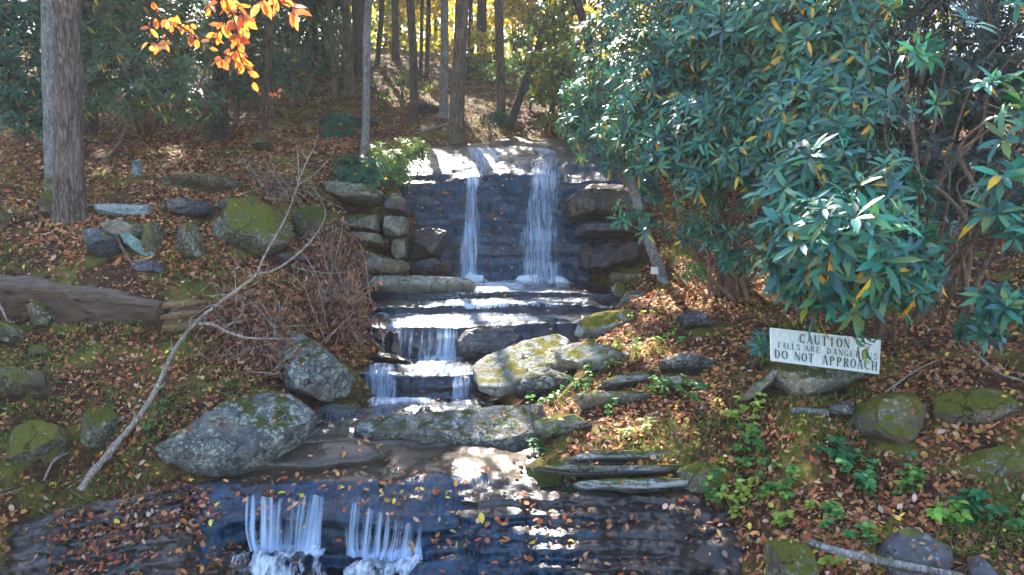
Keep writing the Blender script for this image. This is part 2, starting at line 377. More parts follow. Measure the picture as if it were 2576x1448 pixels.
# ------------------------------------------------------------------ terrain
CT = [
 (100,1448,4.6,-.6),(-500,1448,4.7,-.6),(600,1448,5.0,-.3),(1000,1448,5.0,-.3),(1400,1448,4.8,-.5),(1800,1448,4.5,-.5),(2010,1430,4.4,-.05),(2300,1448,4.2,0),(2900,1448,4,0),
 (-400,1270,5.5,-.55),(100,1260,5.5,-.55),(300,1210,5.7,-.45),(330,1165,5.9,-.05),(-300,1170,5.9,-.03),(60,1170,5.9,-.03),(700,1250,5.7,-.4),(1100,1250,5.7,-.4),(1400,1300,5.3,-.35),(1700,1320,5.0,-.45),(1850,1330,4.9,-.35),(1975,1300,4.9,-.04),(1600,1275,5.3,-.34),(1480,1262,5.5,-.3),(2200,1250,4.9,0),(2576,1200,4.8,0),(3100,1150,4.8,0),
 (-400,1100,6.2,0),(100,1050,6.4,0),(400,1050,6.4,0),(650,1000,6.9,0),(900,1080,6.8,-.35),(1200,1100,6.6,-.35),(1450,1100,6.3,-.05),(1700,1060,6.2,0),(2000,1030,5.8,0),(2350,1000,5.6,0),(2700,950,5.5,0),
 (-400,850,7.5,0),(100,850,7.4,0),(450,850,7.5,0),(700,880,7.9,0),(850,940,8,-.1),(1050,950,8.2,-.4),(1300,960,8,-.3),(1550,950,7.5,-.02),(1800,920,7.2,0),(2100,900,6.8,0),(2500,850,6.5,0),(2900,800,6.5,0),
 (0,680,8.5,0),(350,690,8.3,0),(650,700,9,0),(880,760,9.8,-.1),(1000,800,10,-.4),(1200,780,10.4,-.4),(1450,770,10.4,-.3),(1600,760,10.2,0),(1850,750,9,0),(2200,740,8.2,0),(2576,720,7.8,0),
 (0,560,9.5,0),(300,560,9.6,0),(600,600,10,0),(850,690,10.8,0),(950,720,11.5,-.2),(1200,712,12.5,-.5),(1400,712,12.5,-.5),(1560,700,12,0),(1750,680,11.,0),(2100,640,10.5,0),
 (0,430,11.5,0),(300,450,11.5,0),(600,455,11.6,0),(850,470,12.2,0),(980,470,13,-.1),
 (1060,400,14.7,-.15),(1250,400,15.0,-.6),(1450,400,14.8,-.3),(1560,470,13.6,-.1),
 (0,350,14,0),(400,350,15,0),(700,360,15,0),(950,370,15.5,0),(1150,345,16.5,0),(1300,335,17,-.25),(1480,330,17,0),(1800,400,14,0),(2200,450,13,0),(2600,450,12,0),
 (0,275,18,0),(400,265,19,0),(700,262,20,0),(1000,245,21,0),(1300,260,21,0),(1600,250,21,0),(2000,250,20,0),
 (200,140,26,0),(700,140,27,0),(1000,135,29,0),(1300,172,28,0),(1700,150,28,0),(2300,150,26,0),
 (1288,165,42,0),(0,95,42,0),(2576,160,42,0),(1288,250,100,0),(-500,240,100,0),(3000,230,100,0),
]
cpts = [P(a, b, c) + np.array([0, 0, d]) for a, b, c, d in CT]
cpts += [np.array(v, float) for v in [(-4, 2, .45), (0, 2, .2), (4, 2, .5), (-6, -4, .3), (0, -4, .2), (6, -4, .3)]]
cpts = np.array(cpts)
def uw(x, y): return np.stack([x/(y+8.0)*2.2, np.log(y+8.0)], -1)
CQ = uw(cpts[:, 0], cpts[:, 1])
def phi(d2): return 0.5*d2*np.log(np.maximum(d2, 1e-12))
def _solve():
    n = len(CQ); D = phi(((CQ[:, None]-CQ[None])**2).sum(-1)) + np.eye(n)*2e-4
    Pm = np.c_[np.ones(n), CQ]; A = np.zeros((n+3, n+3)); A[:n, :n] = D; A[:n, n:] = Pm; A[n:, :n] = Pm.T
    return np.linalg.solve(A, np.r_[cpts[:, 2], 0, 0, 0])
WT = _solve()
def Hs(x, y):
    q = uw(np.asarray(x, float).ravel(), np.asarray(y, float).ravel()); out = np.empty(len(q))
    for i in range(0, len(q), 20000):
        s = q[i:i+20000]
        out[i:i+20000] = phi(((s[:, None]-CQ[None])**2).sum(-1)) @ WT[:-3] + WT[-3] + s @ WT[-2:]
    return out.reshape(np.shape(x))
NUu, NVv = 380, 430
uu = np.linspace(-1.0, 1.0, NUu)
yy = np.exp(np.linspace(math.log(4.0), math.log(110.0), NVv)) - 8.0
yy = np.concatenate([np.linspace(-4, 2.8, 40), np.exp(np.linspace(math.log(3.0), math.log(106.0), NVv-40))])
XX = uu[None, :]*(yy[:, None]*1.15+8.0)
YY = np.repeat(yy[:, None], NUu, 1)
ZZ = Hs(XX, YY)
TV = np.stack([XX, YY, ZZ], -1)
_nz = fbm_arr(TV.reshape(-1, 3), 1.1, 4).reshape(ZZ.shape)
_nz2 = fbm_arr(TV.reshape(-1, 3), 6.0, 2, 5.0).reshape(ZZ.shape)
TV[..., 2] += _nz*0.075*np.minimum(1, YY/6).clip(0.3, 1) + _nz2*0.03*(YY > 2.5)
ground = link('ground', grid_mesh('ground', TV), M['soil']); tag(ground, 'leaf littered forest floor rising to a wooded crest', None, None, 'structure')

BVHV, BVHF, BVHK = [], [], []          # everything litter can land on: verts, polys, kind
_voff = 0
def bvh_add(me, kind, origin=(0, 0, 0)):
    global _voff
    n = len(me.vertices); c = np.empty(n*3, np.float32); me.vertices.foreach_get('co', c)
    BVHV.append(c.reshape(-1, 3) + np.asarray(origin, np.float32))
    for p in me.polygons:
        BVHF.append([v + _voff for v in p.vertices]); BVHK.append(kind)
    _voff += n
def mesh_bvh(me):
    n = len(me.vertices); c = np.empty(n*3, np.float32); me.vertices.foreach_get('co', c)
    return BVHTree.FromPolygons(c.reshape(-1, 3).tolist(), [list(p.vertices) for p in me.polygons])
TB = mesh_bvh(ground.data)
bvh_add(ground.data, 0)
def ground_hit(px, py):
    d = ray(px, py); h = TB.ray_cast(Vector((0, 0, CZ)), Vector(d))
    return np.array(h[0]) if h[0] is not None else P(px, py, 40.0)
def ground_z(x, y):
    h = TB.ray_cast(Vector((float(x), float(y), 60)), Vector((0, 0, -1)))
    return h[0].z if h[0] is not None else 0.0

# ------------------------------------------------------------------ ledges: lofted rock sheets closed towards the back and below
def loft_grid(rows, nu, nsub, amp=0.05, strata=0.0, sfreq=7.0, seed=0.0, nscale=1.6, fine=0.012):
    R = []
    for row in rows:
        p = np.array([P(*q) for q in row]); R.append(smooth_path(p, nu, [q[0] for q in row]))
    G = []
    for k in range(len(R)-1):
        n = nsub[k]; t = np.linspace(0, 1, n, endpoint=False)[:, None, None]
        G.append(R[k][None]*(1-t) + R[k+1][None]*t)
    G.append(R[-1][None]); G = np.concatenate(G)
    return displace(G, amp, strata, sfreq, seed, nscale, fine)
def grid_normals(G):
    du = np.gradient(G, axis=1); dv = np.gradient(G, axis=0)
    return norm(np.cross(dv, du))
def displace(G, amp, strata=0.0, sfreq=7.0, seed=0.0, nscale=1.6, fine=0.012):
    sh = G.shape[:2]; V = G.reshape(-1, 3); N = grid_normals(G)
    a = fbm_arr(V, nscale, 4, seed).reshape(sh)
    f = fbm_arr(V, nscale*8, 2, seed+3).reshape(sh)
    out = G + N*(amp*a + fine*f)[..., None]
    if strata:
        s = fbm_arr(V, 1.0, 3, seed+9, (0.55, 0.55, sfreq)).reshape(sh)
        s = np.clip(np.round(s*3)/3*0.6 + s*0.4, -1, 1)
        Nh = N*np.array([1, 1, 0.25])
        out = out + Nh*(strata*s)[..., None]
    return out
def flow_attrs(me, G, dens):
    nv, nu = G.shape[:2]
    s = np.concatenate([np.zeros((nv, 1)), np.cumsum(np.linalg.norm(np.diff(G, axis=1), axis=2), 1)], 1)
    mid = s.mean(0)
    t = np.concatenate([np.zeros((1, nu)), np.cumsum(np.linalg.norm(np.diff(G, axis=0), axis=2), 0)], 0)
    vec_attr(me, np.stack([np.repeat(mid[None], nv, 0), t, np.full((nv, nu), G[0, 0, 0])], -1).reshape(-1, 3), 'flow')
    float_attr(me, dens.reshape(-1), 'dens')
def ledge(name, label, cat, rows, nsub, mat, nu=90, kind=2, group=None, **k):
    G = loft_grid(rows, nu, nsub, **k)
    o = link(name, grid_mesh(name, G), M[mat]); tag(o, label, cat, group)
    bvh_add(o.data, kind); o['_g'] = 0; del o['_g']
    return o, G
def off_sheet(G, v0, v1, u0, u1, d):
    N = grid_normals(G); S = (G + N*d)[v0:v1, u0:u1]
    return S
# ------------------------------------------------------------------ rocks
def pillow(outline, Y=None, tilt=0.4, thick=0.3, p=2.6, facets=12, rough=0.05, seed=1, nseg=110, sink=0.0, strata=0.0, base=None, dy=0.0):
    r = np.random.default_rng(seed)
    o = np.array(outline, float)
    ib = base if base is not None else int(np.argmax(o[:, 1]))
    if Y is None:
        pb = ground_hit(o[:, 0].mean(), o[:, 1].max()-4); Y = pb[1]
    Y += dy
    Y0 = Y; Z0 = P(o[ib, 0], o[ib, 1], Y0)[2]
    pts = []
    for px, py in o:
        d = ray(px, py); k = d[2]/d[1]
        y = (Y0 + tilt*(CZ - Z0))/(1 - tilt*k)
        y = min(max(y, Y0-0.4), Y0+4)
        pts.append(P(px, py, y))
    pts = np.array(pts)
    n = len(pts); closed = np.vstack([pts[-1:], pts, pts[:2]])
    # resample, light corner rounding
    seg = []
    for i in range(n):
        a, b = pts[i], pts[(i+1) % n]; L = np.linalg.norm(b-a)
        seg.append(L)
    tot = sum(seg); T = np.linspace(0, tot, nseg, endpoint=False); cum = np.r_[0, np.cumsum(seg)]
    loop = np.empty((nseg, 3))
    for j, t in enumerate(T):
        i = min(n-1, int(np.searchsorted(cum, t, 'right')-1)); f = (t-cum[i])/max(seg[i], 1e-9)
        loop[j] = pts[i]*(1-f) + pts[(i+1) % n]*f
    for _ in range(1): loop = 0.25*np.roll(loop, 1, 0) + 0.5*loop + 0.25*np.roll(loop, -1, 0)
    c = loop.mean(0); sz0 = np.sqrt(((loop-c)**2).sum(1).mean())
    jag = fbm_arr(loop, 3.2/sz0, 3, seed*1.3); jag = 0.5*jag + 0.5*np.round(jag*5)/5
    loop = loop + (loop-c)*(jag*.075 + .03)[:, None]
    nrm = np.zeros(3)
    for j in range(nseg):
        a, b = loop[j]-c, loop[(j+1) % nseg]-c; nrm += np.cross(a, b)
    nrm = norm(nrm)
    if nrm[1] > 0: nrm = -nrm
    size = np.sqrt(((loop-c)**2).sum(1).mean())
    T = thick
    fr = np.array([0.03, .25, .45, .6, .72, .82, .9, .955, 0.985, 1.0]); bk = np.array([.97, .9, .8, .65, .45, .2, .03])
    rings = []
    cs = c + nrm*0
    for rr in fr: rings.append(cs + (loop-c)*rr + nrm*T*0.5*(1-rr**p)**(1/p))
    for rr in bk: rings.append(cs + (loop-c)*rr - nrm*T*0.8*(1-rr**p)**(1/p))
    G = np.array(rings)
    # refine rings
    G = np.concatenate([np.stack([G[i]*(1-t)+G[i+1]*t for t in (0, .34, .67)]) for i in range(len(G)-1)] + [G[-1:]])
    V = G.reshape(-1, 3)
    for _ in range(facets):
        d = norm(r.normal(size=3) + nrm*(1.3 if _ % 2 else 0.1))
        e = (V-c) @ d; m = e.max()*(r.uniform(0.60, 0.90) if _ % 2 else r.uniform(.93, 1.0))
        V -= np.maximum(0, e-m)[:, None]*d*0.97
    N = norm(V - c)
    a = fbm_arr(V, 1.3/size, 4, seed*3.1); f = fbm_arr(V, 6/size, 3, seed*1.7)
    edge = np.abs(mn.fractal(Vector((0, 0, 0)), 1, 2, 1))
    q = fbm_arr(V, 2.6/size, 2, seed*2.3); q = np.round(q*4)/4
    V += N*(rough*size*(1.0*a + 0.55*f - 0.45*np.abs(f) + 0.8*q))[:, None]
    if strata:
        s = fbm_arr(V, 1.0, 3, seed, (0.8, 0.8, 11.0)); s = np.round(s*3)/3
        V += (N*np.array([1, 1, 0.1]))*(strata*s)[:, None]
    e1 = norm(np.array([1.0, 0, 0]) - nrm*nrm[0]); e2 = np.cross(nrm, e1)
    for _ in range(2):                      # keep the traced outline's own width and height after chipping
        vx, vy = proj(V); sx = np.ptp(o[:, 0])/np.ptp(vx); sy = np.ptp(o[:, 1])/np.ptp(vy)
        V = V + np.outer((V-c)@e1, e1)*(sx-1) + np.outer((V-c)@e2, e2)*(sy-1)
        vx, vy = proj(V); dep = c[1]
        V = V + (o[:, 0].mean()*0 + (o[:, 0].max()+o[:, 0].min())/2 - (vx.max()+vx.min())/2)/F*dep*e1
        V = V + np.array([0, 0, -1])*((o[:, 1].max()+o[:, 1].min())/2 - (vy.max()+vy.min())/2)/F*dep
    V[:, 2] -= sink
    return V.reshape(G.shape)
def rock(name, label, cat, outline, mat='grey', kind=1, group=None, parent=None, **k):
    G = pillow(outline, **k)
    me = grid_mesh(name, G, True, True)
    # outward normals
    o = link(name, me, M[mat], parent)
    if parent is None: tag(o, label, cat, group)
    bvh_add(me, kind)
    return o

# ---- the falls: cliff, ledges, lip
fall_cliff, GF = ledge('cliff', 'dark wet rock face behind the tall waterfall', 'rock face', [
  [(960,362,17.0),(1200,352,17.4),(1320,350,17.4),(1500,356,17.0),(1640,380,16.0)],
  [(1000,388,14.6),(1180,376,15.0),(1300,372,15.1),(1460,378,14.8),(1620,410,14.2)],
  [(1005,432,13.75),(1180,424,13.9),(1330,398,14.2),(1460,408,14.0),(1640,440,13.5)],
  [(1000,470,13.35),(1180,448,13.5),(1300,442,13.55),(1440,455,13.4),(1640,480,13.2)],
  [(1000,560,13.0),(1180,555,13.1),(1300,560,13.1),(1440,560,13.0),(1640,570,12.9)],
  [(1000,600,12.9),(1180,592,12.85),(1300,595,12.85),(1440,600,12.8),(1640,610,12.75)],
  [(1000,665,12.75),(1180,660,12.65),(1300,658,12.65),(1440,664,12.6),(1640,670,12.6)],
  [(1000,735,12.5),(1180,738,12.35),(1300,738,12.3),(1440,738,12.35),(1640,735,12.5)],
  [(1000,775,12.4),(1640,775,12.4)]], [6,14,10,22,10,18,16,3], 'wet_skyblue', nu=150, amp=0.06, strata=0.045, sfreq=10.0, seed=2.0, nscale=1.5)
fall_cliff.data.materials.append(M['wettop'])
for _p in fall_cliff.data.polygons:
    if _p.index//149 < 20: _p.material_index = 1
LG = 'wet rock steps of the stream'
ledge0, G0 = ledge('rock_ledge', 'wet slab step right under the tall waterfall', 'ledge', [
  [(930,706,12.9),(1250,704,12.9),(1620,706,12.8)],
  [(930,716,11.9),(1100,718,11.9),(1250,716,11.9),(1400,715,12.0),(1600,722,11.8)],
  [(920,734,11.35),(1100,745,11.1),(1250,738,11.3),(1400,736,11.3),(1590,746,11.1)],
  [(920,752,11.3),(1100,762,11.05),(1250,755,11.25),(1400,752,11.25),(1590,765,11.05)],
  [(920,790,11.25),(1590,790,11.2)]], [6,8,7,3], 'wet', nu=120, amp=0.03, strata=0.02, seed=4.0, nscale=2.2, group=LG)
ledge1, G1 = ledge('rock_ledge', 'second wet step with white glare below the tall waterfall', 'ledge', [
  [(960,742,11.6),(1600,745,11.5)],
  [(940,757,10.95),(1100,758,10.85),(1300,757,10.9),(1560,762,10.8)],
  [(935,772,10.55),(1030,772,10.5),(1200,768,10.6),(1350,766,10.6),(1540,774,10.5)],
  [(935,792,10.5),(1030,795,10.42),(1200,792,10.5),(1350,788,10.5),(1540,795,10.42)],
  [(935,830,10.5),(1540,830,10.4)]], [5,7,9,3], 'wet', nu=120, amp=0.03, strata=0.025, seed=6.0, nscale=2.4, group=LG)
ledge2, G2 = ledge('rock_ledge', 'broad glaring wet slab above the small curtain of water', 'ledge', [
  [(920,782,10.9),(1560,784,10.8)],
  [(925,798,10.2),(1100,796,10.2),(1300,795,10.2),(1500,797,10.1)],
  [(905,822,9.55),(1000,826,9.42),(1150,826,9.4),(1300,818,9.5),(1470,810,9.6)],
  [(905,845,9.5),(1000,850,9.36),(1150,850,9.34),(1300,850,9.42),(1470,848,9.5)],
  [(895,900,9.45),(1000,902,9.3),(1150,902,9.28),(1300,900,9.35),(1470,900,9.4)],
  [(895,950,9.5),(1470,950,9.5)]], [5,9,6,10,3], 'wet', nu=120, amp=0.03, strata=0.035, seed=8.0, nscale=2.2, group=LG)
ledge3, G3 = ledge('rock_ledge', 'lower wet step beside the leaning grey boulder', 'ledge', [
  [(880,885,9.9),(1300,888,9.9)],
  [(890,908,9.2),(1050,906,9.2),(1240,906,9.1)],
  [(905,940,8.4),(1000,946,8.25),(1100,948,8.2),(1215,944,8.3)],
  [(905,968,8.35),(1000,972,8.18),(1100,974,8.15),(1215,972,8.25)],
  [(900,1004,8.3),(1000,1008,8.12),(1100,1008,8.1),(1215,1004,8.2)],
  [(900,1050,8.4),(1215,1050,8.4)]], [6,10,6,8,3], 'wet', nu=80, amp=0.03, strata=0.03, seed=10.0, nscale=2.4, group=LG)
ledge4, G4 = ledge('rock_ledge', 'shallow wet shelf between the two grey boulders and the lichened slab', 'ledge', [
  [(800,985,9.0),(1300,985,9.0)],
  [(820,1012,8.0),(1000,1012,8.0),(1240,1012,7.9)],
  [(770,1080,6.9),(900,1060,7.15),(1050,1060,7.2),(1300,1050,7.2)],
  [(740,1120,6.55),(900,1110,6.6),(1050,1110,6.6),(1300,1110,6.6)],
  [(740,1180,6.5),(1300,1180,6.5)]], [6,14,7,3], 'wetbrown', nu=90, amp=0.06, strata=0.02, seed=12.0, nscale=2.0, group=LG)
lip, GL = ledge('rock_ledge', 'wide dark lip of rock over the near cascades', 'ledge', [
  [(-120,1160,6.3),(400,1150,6.4),(800,1120,6.6),(1100,1120,6.6),(1440,1130,6.4)],
  [(-120,1235,6.1),(300,1235,6.1),(560,1200,6.0),(800,1195,6.0),(1050,1180,6.05),(1400,1165,6.05)],
  [(-120,1300,5.9),(300,1285,5.9),(480,1226,5.76),(700,1218,5.75),(900,1214,5.78),(1100,1205,5.82),(1400,1200,5.85)],
  [(-120,1390,5.8),(300,1350,5.75),(480,1275,5.55),(700,1262,5.6),(900,1258,5.6),(1100,1255,5.6),(1400,1235,5.7)],
  [(-120,1440,5.7),(300,1410,5.6),(480,1330,5.35),(640,1292,5.48),(840,1292,5.48),(1000,1330,5.4),(1120,1330,5.42),(1400,1272,5.56)],
  [(-120,1500,5.6),(300,1470,5.5),(480,1400,5.2),(640,1390,5.50),(840,1400,5.48),(1000,1410,5.42),(1120,1390,5.44),(1400,1310,5.5)],
  [(-120,1580,5.5),(300,1560,5.4),(480,1500,5.0),(640,1490,5.2),(840,1490,5.2),(1000,1490,5.15),(1120,1470,5.2),(1400,1350,5.45)],
  [(-120,1700,5.4),(700,1700,5.1),(1400,1500,5.4)]], [7,9,10,11,14,14,4], 'wet_skyblue', nu=200, amp=0.045, strata=0.055, sfreq=9.0, seed=14.0, nscale=1.8, fine=.012)
lowbed, GB = ledge('rock_ledge', 'flat wet bedrock at the bottom right of the near cascades', 'ledge', [
  [(1250,1230,6.0),(1600,1215,5.8),(1950,1220,5.5)],
  [(1300,1310,5.6),(1500,1290,5.65),(1700,1280,5.55),(1950,1285,5.35)],
  [(1330,1360,5.35),(1500,1340,5.35),(1700,1330,5.25),(1950,1330,5.15)],
  [(1050,1415,5.1),(1300,1390,5.15),(1500,1370,5.2),(1700,1360,5.1),(1950,1360,5.0)],
  [(1000,1480,4.95),(1300,1460,5.0),(1500,1440,5.0),(1700,1440,4.9),(1950,1440,4.8)],
  [(1000,1560,4.35),(1500,1540,4.3),(1950,1540,4.2)],
  [(1000,1700,4.3),(1950,1700,4.2)]], [6,7,6,9,10,3], 'wet_skyblue', nu=130, amp=0.035, strata=0.035, sfreq=9.0, seed=17.0, nscale=2.4)
def stair(px, seq, Y0, slope=0.0, pref=0.0, amp=9.0, seed=0.0, push=None):
    """rows of a flight of thin rock shelves: seq = [(py, 't' tread | 'r' riser), ...], the first row at depth Y0"""
    rows, prev = [], None
    for i, (py, kind) in enumerate(seq):
        row = []
        for j, x in enumerate(px):
            k = i if kind == 't' else i-1                    # a riser's foot follows its brim
            w = amp*mn.noise(Vector((x/110.0, k*5.3+seed, 0))) + .5*amp*mn.noise(Vector((x/33.0, k*3.1+seed, 4)))
            y = py + w + (pref-x)*slope
            d = ray(x, y); s = d[2]/d[1]
            if prev is None: Y = Y0 + (push(x) if push else 0.0)
            elif kind == 'r': Y = prev[j][2] - .012
            else:
                z = P(*prev[j])[2]; Y = (z-.012-CZ)/s if s < 0 else prev[j][2]
                Y = min(prev[j][2]-.02, max(Y, prev[j][2]-.5))
            row.append((x, y, Y))
        rows.append(row); prev = row
    last = [(x, y+90, Y+.02) for x, y, Y in prev]; rows.append(last)
    return rows
def shelves(label, px, seq, Y0, mat, seed, **k):
    rows = stair(px, seq, Y0, seed=seed, **k)
    sub_ = [8 if q[1] == 't' else 5 for q in seq[1:]] + [3]
    o, G_ = ledge('rock_ledge', label, 'ledge', rows, sub_, mat, nu=170, amp=.018, strata=.012, sfreq=14.0, seed=seed, nscale=3.0, fine=.010, group=LG)
    return o, G_
shl, GSL = shelves('thin dark wet shelves slanting across the lower left of the stream', list(range(-140, 640, 12)),
   [(1215,'t'),(1232,'t'),(1246,'r'),(1262,'t'),(1284,'r'),(1306,'t'),(1322,'r'),(1345,'t'),(1372,'r'),(1398,'t'),(1425,'r'),(1450,'t'),(1480,'r'),(1520,'t')], 5.66, 'wetleft', 21.0, slope=.20, pref=500, push=lambda x: max(0, x-450)/100*.30)
shr, GSR = shelves('thin dark wet shelves stepping down at the lower right of the stream', list(range(1060, 1990, 12)),
   [(1238,'t'),(1256,'t'),(1272,'r'),(1296,'t'),(1316,'r'),(1340,'t'),(1356,'r'),(1378,'t'),(1404,'r'),(1430,'t'),(1455,'r'),(1500,'t')], 5.56, 'wetleft', 33.0, slope=.02, pref=1500, amp=12.0, push=lambda x: max(0, 1210-x)/100*.25)
shr.data.materials.append(M['wet_skyblue'])
for _p in shr.data.polygons:
    _v, _u = divmod(_p.index, 169)
    if _v > 20 and _u < 70 + 12*math.sin(_v*.4): _p.material_index = 1  # blue part of the shelves paints the sky's reflection
lip.data.materials.append(M['wetbrown']); lip.data.materials.append(M['wetleft'])
for _p in lip.data.polygons:
    _v, _u = divmod(_p.index, 199)
    if _v < 15 + 2*math.sin(_u*.11): _p.material_index = 1
    elif _u < 74 + 12*mn.noise(Vector((_v*.22, 3.3, 0))) + 9*mn.noise(Vector((_v*.7, _u*.11, 5))) or _u > 172 + 7*math.sin(_v*.5): _p.material_index = 2
lowbed.data.materials.append(M['wetleft'])
for _p in lowbed.data.polygons:
    _v, _u = divmod(_p.index, 129)
    if _u > 48 + 10*math.sin(_v*.35) or _v < 13: _p.material_index = 1  # the rest keeps the blue that stands in for reflected sky
for _o, _g in ((lip, LG), (lowbed, LG)): _o['group'] = _g

